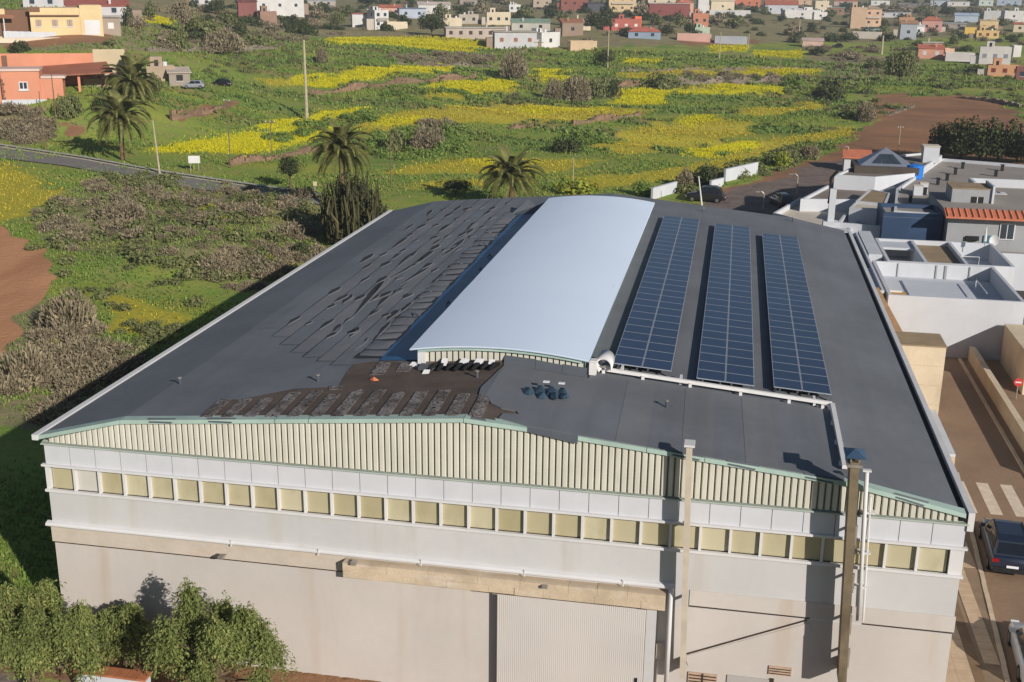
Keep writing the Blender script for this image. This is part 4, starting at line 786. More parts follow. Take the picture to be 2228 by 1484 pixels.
# ---- pepper trees in front of the facade
def pepper(x, y, r, h, label, seed, n):
    rng = np.random.default_rng(seed); t = thing('pepper_tree', label, 'tree', (x, y, 0), 0, 'pepper trees in front of the facade'); mbk = MB(); tr = .16
    mbk.tube([(0, 0, -.1), (.1, .05, h*.25), (.0, .1, h*.55)], [tr*1.4, tr, tr*.6], 8)
    tips = []
    for i in range(27):
        a = i*2.4+rng.random()*.5; rr = r*(.35+.6*rng.random()); zz = h*(.34+.62*rng.random()*(1-.35*rr/r)); mbk.tube([(0, 0, h*.3), (math.cos(a)*rr*.5, math.sin(a)*rr*.5, zz*.85), (math.cos(a)*rr, math.sin(a)*rr, zz)], [tr*.5, tr*.28, .02], 5); tips.append((math.cos(a)*rr, math.sin(a)*rr, zz))
    mbk.build('trunk', m_bark, t)
    # hanging sprays: each tip carries drooping strands of narrow leaves
    ns = n//16; S0 = []
    for i in range(ns):
        b = tips[rng.integers(len(tips))]; o = rng.normal(size=3)*np.array([.2, .2, .3])*r*.28; S0.append(np.array(b)+o)
    S0 = np.array(S0); k = 16; f = np.tile(np.arange(k)/k, ns); b = np.repeat(S0, k, 0); dirs = rng.normal(size=(ns, 3)); dirs[:, 2] = 0; dirs /= np.linalg.norm(dirs, axis=1, keepdims=True)+1e-9; L = np.repeat(.5+.9*rng.random(ns), k); dd = np.repeat(dirs, k, 0)
    cen = b+dd*(L*.45*np.sqrt(f))[:, None]; cen[:, 2] += L*(.12*f-.9*f*f); cen += rng.normal(size=cen.shape)*.045
    V, F = quads(cen, dd*.4+np.array([0, 0, .8]), np.full(len(cen), .055), 2.4, dd*.5+np.array([0, 0, -.6]), rng)
    c = bpy.data.objects.new('crown', np_mesh('pepper_crown', V, F, L_pepper)); link(c, t); return t
# ---- palms
def frond_mesh(L, elev, droop, seed):
    rg = random.Random(seed); n = 22; pts = []; p = Vector((0, 0, 0)); a = elev
    for i in range(n+1):
        pts.append((p.copy(), a)); p = p+Vector((math.cos(a), 0, math.sin(a)))*(L/n); a -= droop/n*(.5+1.2*i/n)
    v, f = [], []
    for i in range(n):                      # midrib
        w = .05*(1-i/n)+.012; q0, q1 = pts[i][0], pts[i+1][0]; o = len(v); v += [q0+Vector((0, -w, 0)), q0+Vector((0, w, 0)), q1+Vector((0, w*.9, 0)), q1+Vector((0, -w*.9, 0))]; f.append((o, o+1, o+2, o+3))
        if i < 2: continue
        for s in (-1, 1):
            for h_ in (0., .5):
                q = q0.lerp(q1, h_); t_ = (i+h_)/n; ll = L*.15*math.sin(math.pi*min(1, .12+t_*.92))**.7+.06; fw = Vector((math.cos(pts[i][1]), 0, math.sin(pts[i][1]))); nm = Vector((-fw.z, 0, fw.x))
                d = (fw*.75+Vector((0, s*.9, 0))+nm*.35+Vector((0, 0, -.25))).normalized()*ll*rg.uniform(.85, 1.1); wv = fw*L*.011; o = len(v)
                v += [q-wv, q+wv, q+d+wv*.2, q+d*.6-wv*.9+Vector((0, 0, -.02))]; f.append((o, o+1, o+2, o+3))
    me = bpy.data.meshes.new('frond'); me.from_pydata([tuple(x) for x in v], [], f); me.update(); me.materials.append(L_palm); return me
FR = [frond_mesh(1., e, d, i) for i, (e, d) in enumerate(((1.3, 1.0), (1.05, 1.35), (.8, 1.6), (.5, 1.7), (.15, 1.6), (-.35, 1.1)))]
def palm(px, py, cy, rpx, label, nf=46, at=None):
    g = np.array(at) if at is not None else hit(px, py); k = ppm(g); h = (py-cy)/k/.97; L = rpx/k*1.25; t = thing('palm_tree', label, 'palm tree', tuple(g), 0, 'palm trees around the fields'); rg = random.Random(int(px))
    mb_ = MB(); seg = 14
    for i in range(seg):
        z0, z1 = h*i/seg, h*(i+1)/seg; mb_.tube([(0, 0, z0-.05), (0, 0, z0+(z1-z0)*.8), (0, 0, z1)], [.33, .4, .34], 9, caps=False)
    mb_.tube([(0, 0, h-.5), (0, 0, h-.1), (0, 0, h+.35)], [.36, .6, .3], 9); mb_.build('trunk', m_palmtrunk, t)
    for i in range(nf):
        kx = min(5, int((i/nf)**.7*6)); o = bpy.data.objects.new('frond', FR[kx]); link(o, t); o.location = (0, 0, h+.15+.15*(1-kx/5)); o.rotation_euler = (rg.uniform(-.12, .12), rg.uniform(-.12, .12), i*2.39996); s = L*rg.uniform(.85, 1.1)*(.9 if kx == 0 else 1); o.scale = (s, s, s)
    return t
palm(268, 348, 262, 66, 'palm tree with a trunk standing on the roadside left of the poles')
palm(292, 212, 182, 62, 'upper palm tree between the orange carport and the olive bush', 40)
palm(748, 470, 332, 66, 'palm tree rising behind the cactus tree left of the hall')
palm(1113, 452, 388, 66, 'palm tree right behind the far edge of the hall roof')
# ---- candelabra cactus at the far left corner of the hall
def cactus(x, y, r, h, label):
    t = thing('cactus_tree', label, 'cactus', (x, y, float(hgt(x, y)))); rg = random.Random(3); mb_ = MB(); mb_.tube([(0, 0, -.2), (0, 0, h*.3)], [.4, .3], 8); mb_.build('trunk', m_bark, t); mb_ = MB()
    for i in range(150):
        a = rg.uniform(0, 6.283); rr = r*math.sqrt(rg.random())*.8; z1 = h*(1-.45*(rr/r)**2)*rg.uniform(.45, 1.); z0 = z1*rg.uniform(.25, .6); x1, y1 = math.cos(a)*rr, math.sin(a)*rr; k = rg.uniform(.55, .9)
        w = rg.uniform(.09, .15); mb_.tube([(x1*k*.6, y1*k*.6, z0*.7), (x1*.95, y1*.95, z0), (x1+rg.uniform(-.15, .15), y1+rg.uniform(-.15, .15), (z0+z1)/2), (x1*1.05+rg.uniform(-.5, .5), y1*1.05+rg.uniform(-.5, .5), z1)], [w*.7, w, w*1.05, w*.45], 5)
    c = mb_.build('arms', L_cactus, t)
    q, d = crown_points(8500, 77, 1.1, 26, .8); q = q*np.array([r*.82, r*.82, h*.62])+np.array([0, 0, h*.12]); V, F = quads(q, d*np.array([1, 1, .3]), np.full(len(q), .16), 2.6, np.tile(np.array([[0, 0, 1.]]), (len(q), 1)), np.random.default_rng(9)); o = bpy.data.objects.new('crown', np_mesh('cactus_crown', V, F, leaf_mat('cactus_leaves', S(54, 56, 38), S(72, 72, 46), S(96, 90, 58), .85, 0))); link(o, t); return t
_c = on_z(775, 540, 0.); cactus(_c[0]-.2, _c[1], 4.2, 8.4, 'tall dense cactus tree at the far left corner of the hall')
# ------------------------------------------------------------------ road on the left, street on the right
m_asph = mat('asphalt', S(138, 132, 128), .9, .12, .3, .2, S(100, 96, 94), (.3, .3, .3), .4, .2, 40); m_line = mat('road_paint', S(222, 204, 180), .8, .12, 2.)
def ribbon(name, top, bot, lift, m, parent=None):
    """strip of road between two edges given on the ground"""
    v = []
    for a, b in zip(top, bot):
        p, q = hit(*a), hit(*b)
        for k in range(5): w = lerp(p, q, k/4); v.append((w[0], w[1], float(hgt(w[0], w[1]))+lift))
    n = len(top); return raw(name, v, [(j*5+k, j*5+k+1, (j+1)*5+k+1, (j+1)*5+k) for j in range(n-1) for k in range(4)], m, parent)
def spline(pts, n):
    xs = np.array([p[0] for p in pts], float); ys = np.array([p[1] for p in pts], float); t = np.linspace(0, 1, len(pts)); u = np.linspace(0, 1, n); return list(zip(np.interp(u, t, xs), np.interp(u, t, ys)))
rt = spline([(-260, 284), (-100, 303), (0, 319), (180, 346), (350, 377), (470, 395), (700, 428)], 170); rb = spline([(-260, 310), (-100, 330), (0, 345), (140, 362), (290, 390), (420, 412), (700, 448)], 170)
road = struct(ribbon('road', rt, rb, .14, m_asph)); ribbon('edge_line', [(x, y+1.2) for x, y in rt], [(x, y+3.0) for x, y in rt], .155, m_line, road)
kt = [(x, y-3.5) for x, y in rt]; struct(ribbon('kerb', kt, [(x, y-.3) for x, y in rt], .26, mat('kerb_stone', S(188, 182, 172), .9, .15, 1.)))
m_street = mat('street_asphalt', S(152, 126, 102), .9, .14, .35, .2, S(118, 102, 88), (.35, .35, .35), .45, .25, 40)
MB().box(34.5, 62, -30, 60, -.2, .012).build('street', m_street)['kind'] = 'structure'
MB().box(20, 36.2, 47.9, 62, -.2, .01).build('back_street', m_asph)['kind'] = 'structure'
KX = lambda y: 36.9+.076*y
pav = MB().prism([(34.003, -30), (KX(-30), -30), (KX(26), 26), (34.003, 26)], -.2, .10).build('pavement', mat('paving_bed', S(150, 128, 104), .9, .15, 1.)); struct(pav)
m_tile = mat('paving_tile', S(204, 178, 148), .85, .14, 1.1, .1, S(176, 148, 118), (1, 1, 1), .4); tl = None
for iy in range(60):
    for ix in range(6):
        x, y = 34.28+ix*.61, -3.0+iy*.56
        if ix == 3 or (ix > 3 and x+.6 > KX(y)-.02): continue
        if tl is None: tl = MB().box(0, .60, 0, .535, .104, .125).build('paving_tile', m_tile, pav); tl.location = (x, y, 0)
        elif -3 < y < 26: share(tl, pav, (x, y, random.uniform(-.004, .003)))
gut = MB().box(36.12, 36.52, -3, 26, .102, .115).build('paving_strip', mat('strip_dark', S(136, 112, 86), .9, .2, .8), pav)
m_kb = mat('kerb_pale', S(206, 186, 160), .85, .12, 1.); kb = None
for i in range(34):
    if kb is None: kb = MB().box(.005, .2, .008, .99, -.05, .14).build('kerb_stone', m_kb, pav); kb.location = (KX(-3), -3, 0); kb.rotation_euler.z = -.076
    elif i < 29: share(kb, pav, (KX(-3+i)+random.uniform(-.012, .012), -3+i, random.uniform(-.01, .01)), (0, 0, -.076))
cw = thing('crosswalk', 'white crosswalk stripes on the street beyond the dark car', 'crosswalk')
for x in (38.55, 39.8, 41.05, 42.3): box('stripe', (x, x+.62, 20.9, 25.0, .014, .018), m_line, cw)

# ------------------------------------------------------------------ blocks beside the street
m_beige = mat('beige_block', S(216, 198, 170), .9, .12, .5, .12, S(160, 140, 112), (.8, .8, .3), .5, .08, 30); m_btop = mat('mossy_top', S(158, 138, 110), .95, .15, .8, .15)
m_wwall = mat('white_house_wall', S(200, 203, 208), .85, .06, .4, 0, S(176, 176, 174), (.9, .9, .12), .4); m_deckw = mat('white_roof_deck', S(200, 204, 210), .8, .06, .35, 0, S(176, 176, 176), (.4, .4, .4), .3)
m_gdeck = mat('grey_roof_deck', S(158, 150, 142), .9, .1, .25, .06, S(128, 120, 112), (.3, .3, .3), .4); m_ghouse = mat('grey_house', S(158, 160, 162), .85, .08, .5, 0, S(130, 130, 130), (.6, .6, .2), .4)
m_terra = mat('terracotta', S(202, 122, 92), .8, .15, 1.2, .1); m_pink = mat('pink_render', S(206, 168, 152), .85, .1, .6); m_dark = mat('dark_opening', S(38, 38, 40), .5, .2, 1.); m_glass = mat('window_glass', S(56, 66, 76), .15, .25, .6, spec=.6)
bt = thing('garage_block', 'beige block with stained flat top standing against the hall by the street', 'building')
for z0, z1 in ((0, 1.25), (1.26, 2.5), (2.51, 3.75), (3.76, 4.98)): box('block_course', (34.9, 39.1, 34.0, 36.8, z0, z1), m_beige, bt)
box('top_slab', (34.85, 39.14, 33.96, 36.84, 4.984, 5.06), m_btop, bt)
al = thing('alley_roof', 'narrow pink alley roof with a tan edge between the hall and the white terrace', 'roof')
MB().add([(34.3, 36.9, 4.5), (36.5, 36.9, 4.5), (36.2, 49, 4.6), (34.3, 49, 4.6), (34.3, 36.9, 0), (36.5, 36.9, 0), (36.2, 49, 0), (34.3, 49, 0)], [(0, 1, 2, 3), (4, 5, 1, 0), (5, 6, 2, 1), (6, 7, 3, 2), (7, 4, 0, 3)]).build('roof_slab', m_pink, al)
MB().add([(36.52, 36.9, 4.85), (37.0, 36.9, 4.85), (36.7, 49, 4.9), (36.22, 49, 4.9), (36.52, 36.9, 0), (37.0, 36.9, 0), (36.7, 49, 0), (36.22, 49, 0)], [(0, 1, 2, 3), (4, 5, 1, 0), (5, 6, 2, 1), (6, 7, 3, 2), (7, 4, 0, 3)]).build('edge_wall', mat('tan_edge', S(190, 150, 108), .9, .15, 1.), al)
def terrace(name, label, x0, x1, y0, y1, zf, zt, wm, dm, t=.24, cat='building', sides='FBLR'):
    h = thing(name, label, cat); box('wall', (x0+.002, x1-.002, y0+.002, y1-.002, -.2, zf-.02), wm, h); box('roof_deck', (x0, x1, y0, y1, zf-.018, zf), dm, h)
    if 'F' in sides: box('parapet', (x0-.004, x1+.004, y0-.004, y0+t, zf+.001, zt), wm, h)
    if 'B' in sides: box('parapet', (x0-.004, x1+.004, y1-t, y1+.004, zf+.001, zt), wm, h)
    if 'L' in sides: box('parapet', (x0-.006, x0+t, y0+t+.001, y1-t-.001, zf+.001, zt-.003), wm, h)
    if 'R' in sides: box('parapet', (x1-t, x1+.006, y0+t+.001, y1-t-.001, zf+.001, zt-.003), wm, h)
    return h
B = terrace('white_terrace', 'white terrace house with a blank front wall beyond the ramp', 37.4, 46.9, 48.6, 60, 3.3, 4.5, m_wwall, m_deckw)
box('raised_slab', (39.6, 44.4, 50.4, 58.2, 3.302, 3.42), m_deckw, B)
for x, w in ((39.4, .08), (42.4, .12), (43.1, .18), (45.0, .1)): box('drain_pipe', (x, x+w, 59.68, 59.755, 3.31, 4.42), m_ghouse, B)
MB().tube([(45.0, 56.6, 3.31), (45.0, 56.6, 4.1), (45.0, 52.4, 4.1)], .04, 6).build('handrail', m_white, B)
sk = thing('roof_box', 'small ochre roof box with a white lid on the white terrace', 'box', (38.4, 51.4, 3.3)); box('body', (-.5, .7, -.5, .8, .002, .6), mat('ochre_box', S(206, 160, 90), .85, .15, 1.), sk); box('lid', (-.6, .4, .5, 1.5, .602, .74), m_white, sk)
Cc = terrace('courtyard_house', 'white house with two open courtyards behind the white terrace', 38.6, 48.6, 60.2, 69.5, 3.0, 4.5, m_wwall, m_deckw)
for x in (41.6, 44.8): box('courtyard_wall', (x, x+.26, 60.45, 69.2, 3.002, 4.48), m_wwall, Cc)
box('middle_roof', (41.87, 44.79, 61.6, 69.2, 3.9, 4.1), m_btop, Cc); box('small_roof', (38.85, 41.59, 66.6, 69.2, 4.1, 4.3), m_deckw, Cc); MB().tube([(46.4, 63.4, 3.01), (46.4, 63.4, 4.5), (44.9, 63.4, 4.5)], .04, 6).build('washing_frame', m_white, Cc)
D_ = terrace('side_annex', 'stained white annex squeezed between the hall and the courtyard house', 34.4, 37.2, 49.6, 71.5, 4.3, 4.55, m_wwall, m_wwall, .16)
box('dark_channel', (36.55, 36.95, 58, 70.5, 4.302, 4.34), m_dark, D_); box('annex_box', (37.3, 38.4, 62, 72, -.1, 4.6), m_wwall, D_)
E_ = terrace('shaded_house', 'flat building with a dark shaded blue front wall', 39.6, 44.9, 73.5, 78.6, 5.75, 6.15, mat('blue_shade_wall', S(52, 74, 104), .6, .2, .4, 0, S(72, 92, 116), (.4, .4, 1), .4), m_gdeck, .2)  # shade cast by the grey house is put into the wall's blue
F_ = thing('grey_house', 'grey two storey house with an orange tiled eave and sliding doors', 'house')
box('wall', (45.1, 60, 72.0, 84, 0, 6.5), m_ghouse, F_); ev = raw('roof', [(44.7, 71.0, 6.45), (60, 71.0, 6.45), (60, 72.6, 6.95), (44.7, 72.6, 6.95), (44.7, 71.0, 6.3), (60, 71, 6.3), (60, 72.6, 6.5), (44.7, 72.6, 6.5)], [(0, 1, 2, 3), (4, 5, 1, 0), (7, 4, 0, 3), (5, 6, 2, 1), (6, 7, 3, 2), (7, 6, 5, 4)], m_terra, F_)  # shade on the front is put into the wall's grey
for i in range(28): x = 44.8+i*.545; MB().add([(x, 70.97, 6.47), (x+.2, 70.97, 6.47), (x+.2, 72.6, 6.985), (x, 72.6, 6.985), (x+.1, 70.97, 6.55), (x+.1, 72.6, 7.06)], [(0, 4, 5, 3), (4, 1, 2, 5), (0, 1, 4)]).build('roof_tile_row', m_terra, ev)
box('flat_roof', (45.1, 60, 72.62, 84, 6.502, 6.56), m_gdeck, F_)
for x0, x1, z0, z1 in ((49.6, 50.9, 4.4, 5.9), (52.3, 55.6, 3.5, 5.7)):
    w = box('window', (x0, x1, 71.9, 71.998, z0, z1), m_white, F_); xm = (x0+x1)/2; box('pane', (x0+.1, xm-.05, 71.87, 71.899, z0+.1, z1-.1), m_glass, w); box('pane', (xm+.05, x1-.1, 71.87, 71.899, z0+.1, z1-.1), m_glass, w)
box('wall_unit', (46.8, 47.9, 71.75, 71.997, 4.2, 4.6), m_dark, F_); box('meter_panel', (48.3, 49.0, 71.9, 71.997, 4.0, 4.7), mat('teal_panel', S(70, 110, 130), .5, .1, 1.), F_); box('terrace_wall', (45.2, 60, 69.8, 70.05, 0, 3.6), m_wwall, F_); box('terrace_floor', (45.2, 60, 70.06, 71.99, 0, 3.3), m_gdeck, F_)
dsh = thing('satellite_dish', 'small white satellite dish on the terrace before the grey house', 'dish', (48.9, 70.6, 3.3)); MB().tube([(0, 0, .002), (0, 0, 1.1)], .04, 6).build('mast', m_steel, dsh)
v = [(0, -.12, 1.3)]+[(.42*math.cos(a)*r, -.25+.18*(1-r)-.0, 1.3+.5*math.sin(a)*r) for r in (.5, 1.) for a in [k*math.pi/6 for k in range(12)]]; raw('reflector', v, [(0, 1+k, 1+(k+1) % 12) for k in range(12)]+[(1+k, 13+k, 13+(k+1) % 12, 1+(k+1) % 12) for k in range(12)], m_white, dsh)
fld = thing('folded_umbrella', 'folded white parasol standing before the dark yard', 'umbrella', (47.6, 67.8, 4.5)); MB().tube([(0, 0, .002), (0, 0, 1.9)], .03, 6).build('pole', m_steel, fld); MB().tube([(0, 0, .5), (0, 0, .9), (0, 0, 1.8)], [.13, .12, .03], 8).build('canopy', m_white, fld)
def roof_poly(px, z): return [tuple(on_z(x, y, z)[:2]) for x, y in px]
def inset(poly, t):
    c = np.mean(poly, 0); n = len(poly); out = []; a = sum(poly[i][0]*poly[(i+1) % n][1]-poly[(i+1) % n][0]*poly[i][1] for i in range(n)); sg = 1 if a > 0 else -1
    for i in range(n):
        p0, p1, p2 = (np.array(poly[(i+k) % n]) for k in (-1, 0, 1)); d1 = (p1-p0)/np.linalg.norm(p1-p0); d2 = (p2-p1)/np.linalg.norm(p2-p1); n1 = np.array([-d1[1], d1[0]])*sg; n2 = np.array([-d2[1], d2[0]])*sg; b = n1+n2; b = b/max(.3, b @ b)*2*1.; out.append(tuple(p1+b*t))
    return out
def flat(name, label, px, z, par, wm, dm, cat='building', t=.25):
    P = roof_poly(px, z); a = sum(P[i][0]*P[(i+1) % len(P)][1]-P[(i+1) % len(P)][0]*P[i][1] for i in range(len(P))); P = P if a > 0 else P[::-1]; I = inset(P, t); n = len(P); h = thing(name, label, cat)
    v = [(x, y, -.2) for x, y in P]+[(x, y, z) for x, y in P]+[(x, y, z) for x, y in I]+[(x, y, z-par-.01) for x, y in I]
    raw('wall', v, [(i, (i+1) % n, n+(i+1) % n, n+i) for i in range(n)]+[(n+i, n+(i+1) % n, 2*n+(i+1) % n, 2*n+i) for i in range(n)]+[(2*n+i, 2*n+(i+1) % n, 3*n+(i+1) % n, 3*n+i) for i in range(n)], wm, h)
    raw('roof_deck', [(x, y, z-par) for x, y in inset(P, t-.02)], [tuple(range(n))], dm, h); h['_z'] = z-par; return h
m_bdeck = mat('brown_grey_deck', S(134, 124, 116), .9, .1, .3, .05); m_cdeck = mat('cream_deck', S(208, 198, 182), .9, .1, .5, .05, S(170, 156, 138), (.5, .5, .5), .4)
G_ = flat('flat_roof_building', 'wide grey flat roof with black vent pipes and a white back parapet', [(1950, 410), (2046, 344), (2330, 366), (2330, 490), (2080, 468), (1945, 458)], 5.9, .35, m_wwall, m_gdeck)
Hh = flat('skylight_building', 'flat roofed house carrying the glass pyramid skylight', [(1816, 380), (1905, 341), (2022, 331), (2050, 338), (1990, 377), (1905, 385)], 6.3, .25, m_wwall, m_bdeck)
Hb = flat('dark_roof_building', 'long low house with dark brown flat roof below the skylight building', [(1742, 433), (1832, 386), (1984, 384), (1968, 400), (1868, 434)], 5.0, .3, m_wwall, m_bdeck)
Hc = flat('cream_roof_building', 'low house with cream flat roof and white parapet right behind the hall', [(1682, 463), (1740, 430), (1868, 438), (1890, 452), (1850, 500), (1780, 492)], 4.2, .5, m_wwall, m_cdeck)
Hd = flat('stair_box', 'small beige roof box with white side behind the white chimney', [(1862, 437), (1892, 411), (1938, 420), (1928, 444)], 5.6, .06, m_wwall, m_btop)
He = flat('covered_terrace', 'cream roof slab over a shaded terrace behind the hall corner', [(1848, 452), (1860, 440), (1958, 449), (1946, 462)], 5.4, .04, m_wwall, m_cdeck)
Hf = flat('low_patio', 'low walled patio with brown floor beside the tarp house', [(1822, 484), (1838, 464), (1930, 470), (1918, 492)], 4.6, .7, m_wwall, m_cdeck)  # tarp house is shaded_house: no tarp, shade put into its blue wall colour
def at_roof(px, py, z): p = on_z(px, py, z); return (p[0], p[1], z)
# pyramid skylight
p = at_roof(1925, 372, 6.05); sk = thing('pyramid_skylight', 'steel and glass pyramid skylight on a dark plinth', 'skylight', p); box('plinth', (-3.6, 3.4, -2.4, 2.6, .003, .8), mat('dark_plinth', S(84, 76, 70), .9, .15, 1.), sk)
m_sheet = mat('zinc_sheet', S(150, 158, 172), .4, .08, 1., metal=.5)
raw('pyramid', [(-3.0, -1.9, .803), (2.8, -1.9, .803), (2.8, 2.1, .803), (-3.0, 2.1, .803), (-.1, .1, 2.7)], [(0, 1, 4), (1, 2, 4), (2, 3, 4), (3, 0, 4)], m_sheet, sk)
for k in range(3):
    a, b = -1.9+k*1.25, -.75+k*1.25; f_ = lambda x, t_: (lerp(x, -.1, t_), lerp(-1.93, .07, t_), lerp(.83, 2.72, t_)+.02); raw('pane', [f_(a, .12), f_(b, .12), f_(b, .62), f_(a, .62)], [(0, 1, 2, 3)], m_glass, sk)
for nm, lb, px, py, z, s in (('roof_cabin', 'white box on the far corner of the skylight building', 2022, 352, 6.05, (.9, .9, 1.9)), ('roof_cabin', 'small white cabin beside the blue tank', 1998, 384, 5.55, (.5, .4, 1.1))):
    o = thing(nm, lb, 'cabin', at_roof(px, py, z)); box('body', (-s[0], s[0], -s[1], s[1], .002, s[2]), m_wwall, o); box('roof', (-s[0]-.08, s[0]+.08, -s[1]-.08, s[1]+.08, s[2]+.002, s[2]+.1), m_cdeck, o)
o = thing('water_tank', 'bright blue water tank on the grey flat roof', 'tank', at_roof(1988, 388, 5.55)); MB().tube([(0, 0, .05), (0, 0, 1.5)], .95, 14).build('body', mat('blue_tank', S(40, 120, 210), .4, .1, 1.), o); MB().tube([(0, 0, 1.501), (0, 0, 1.62)], [.95, .3], 14).build('lid', mat('blue_tank', S(40, 120, 210)), o)
pb = thing('roof_house', 'grey roof house with white side wall and a dark window on the flat roof', 'house', at_roof(2108, 458, 5.55)); box('wall', (-2.0, 1.6, -1.5, 1.9, .002, 2.3), m_ghouse, pb); box('side_wall', (1.602, 1.8, -1.7, 2.0, .002, 2.7), m_wwall, pb); box('roof', (-2.05, 1.6, -1.55, 1.95, 2.302, 2.4), m_btop, pb); w = box('window', (-.2, .9, -1.56, -1.502, .7, 1.6), m_dark, pb); box('mullion', (.31, .38, -1.58, -1.561, .7, 1.6), m_white, w)
ac = thing('roof_unit', 'white slatted roof unit beside the roof house', 'air conditioner', at_roof(2168, 440, 5.55)); box('body', (-.8, .8, -.6, .7, .1, .95), m_white, ac); box('slat', (-.5, -.25, -.3, .6, .952, .98), m_glass, ac); box('slat', (0, .25, -.3, .6, .952, .98), m_glass, ac); box('foot', (-.7, -.5, -.5, .6, .002, .1), m_steel, ac); box('foot', (.5, .7, -.5, .6, .002, .1), m_steel, ac)
ch = thing('white_chimney', 'tall white chimney with bent dark cowl behind the hall corner', 'chimney', at_roof(1806, 492, 4.2)); box('shaft', (-.3, .3, -.3, .3, -.3, 3.6), m_wwall, ch); MB().tube([(-.3, 0, 2.2), (-.3, 0, 4.6), (.25, 0, 5.3)], .16, 8).build('cowl', m_dark, ch); box('base', (-.7, .7, -.6, .6, -.3, .5), m_wwall, ch)
for i, (px, py, w, h, lb) in enumerate(((1996, 424, .45, .95, 'white vent box, front one of the pair on the grey roof'), (2008, 421, .4, 1.1, 'white vent box, rear one of the pair on the grey roof'))):
    o = thing('vent_box', lb, 'vent', at_roof(px, py, 5.55), 0, 'white vent boxes on the grey roof'); box('body', (-w, w, -.4, .4, .002, h), m_wwall, o); box('lid', (-w-.05, w+.05, -.45, .45, h+.002, h+.07), m_cdeck, o)
VB = [(2094, 367, 'beside the back parapet'), (2078, 380, 'second in the slanting row'), (2060, 393, 'third in the slanting row'), (2166, 384, 'before the raised white kerb'), (2180, 372, 'nearest the far parapet corner'), (1980, 440, 'near the tarp house wall'), (2040, 402, 'with a round cap, in the middle'), (2012, 424, 'right of the vent boxes')]  # tarp house is shaded_house: no tarp, shade put into its blue wall colour
for px, py, lb in VB: o = thing('black_vent', 'short black vent pipe on the grey roof, '+lb, 'vent', at_roof(px, py, 5.55), 0, 'black vent pipes on the grey roof'); box('pipe', (-.16, .16, -.16, .16, .002, .7), m_dark, o); box('cap', (-.22, .22, -.22, .22, .702, .76), m_dark, o)
o = thing('roof_kerb', 'raised white kerb wall on the grey roof', 'wall', at_roof(2180, 408, 5.55)); MB().box(-3.5, 6, -.15, .15, .002, .9).box(-3.5, -3.2, -3, -.152, .002, .9).build('wall', m_wwall, o)
o = thing('orange_canopy', 'small orange tiled canopy beside the dirt lot', 'canopy', tuple(hit(1862, 372))); raw('roof', [(-2.2, -1.6, 2.2), (2.0, -1.6, 2.2), (2.2, 1.6, 3.0), (-2.0, 1.6, 3.0), (-2.2, -1.6, 2.05), (2.0, -1.6, 2.05), (2.2, 1.6, 2.85), (-2.0, 1.6, 2.85)], [(0, 1, 2, 3), (7, 6, 5, 4), (4, 5, 1, 0), (5, 6, 2, 1), (7, 4, 0, 3), (6, 7, 3, 2)], m_terra, o); box('wall', (-1.9, 1.9, -1.2, 1.3, 0, 2.3), m_wwall, o)

MB().box(49.0, 64, 60.3, 69.7, -.2, .3).build('yard', mat('dark_yard', S(72, 68, 66), .9, .2, .5))['kind'] = 'structure'
# ramp wall, beige house front, low wall
rw = thing('ramp_wall', 'long low beige wall beside the sunken ramp', 'wall'); MB().box(43.4, 43.8, 26.0, 48.3, 0, 1.05).build('wall', m_beige, rw); box('kerb_strip', (42.7, 42.9, 26, 48.2, .0, .12), m_kb, rw)
bh = thing('beige_house', 'beige house front of large blocks right of the ramp', 'building')
for i in range(3):
    for j, (xa, xb) in enumerate(((45.6, 47.6), (47.61, 48.6))): box('wall_block', (xa, xb, 41.0, 48.2, i*.95, i*.95+.944), m_beige, bh)
box('top_slab', (45.56, 48.64, 40.96, 48.2, 2.85, 2.92), m_beige, bh)
lw = thing('low_white_wall', 'low white wall with a chipped end beside the pavement', 'wall'); MB().box(38.3, 38.9, 26.6, 33.9, 0, .95).build('wall', m_wwall, lw); box('chipped_end', (38.32, 38.88, 26.5, 26.598, 0, .8), m_beige, lw)
# no entry sign
q = on_y(2216, 832, 41.0 - 1.2); m_red = mat('sign_red', S(196, 64, 60), .5, .08, 2.)
sg = thing('no_entry_sign', 'round red no entry sign with a white bar before the beige house', 'sign', (q[0], q[1], 0)); MB().tube([(0, .04, 0), (0, .04, q[2]+.3)], .035, 8).build('pole', m_steel, sg)
v = [(.29*math.cos(k*math.pi/12), 0, q[2]+.29*math.sin(k*math.pi/12)) for k in range(24)]; dk = raw('disc', v+[(x, .025, z) for x, y, z in v], [tuple(range(24)), tuple(range(47, 23, -1))]+[(k, 24+k, 24+(k+1) % 24, (k+1) % 24) for k in range(24)], m_red, sg); box('white_bar', (-.19, .19, -.012, -.002, q[2]-.05, q[2]+.05), m_white, dk)
_pw = on_y(245, 1400, -3.0)
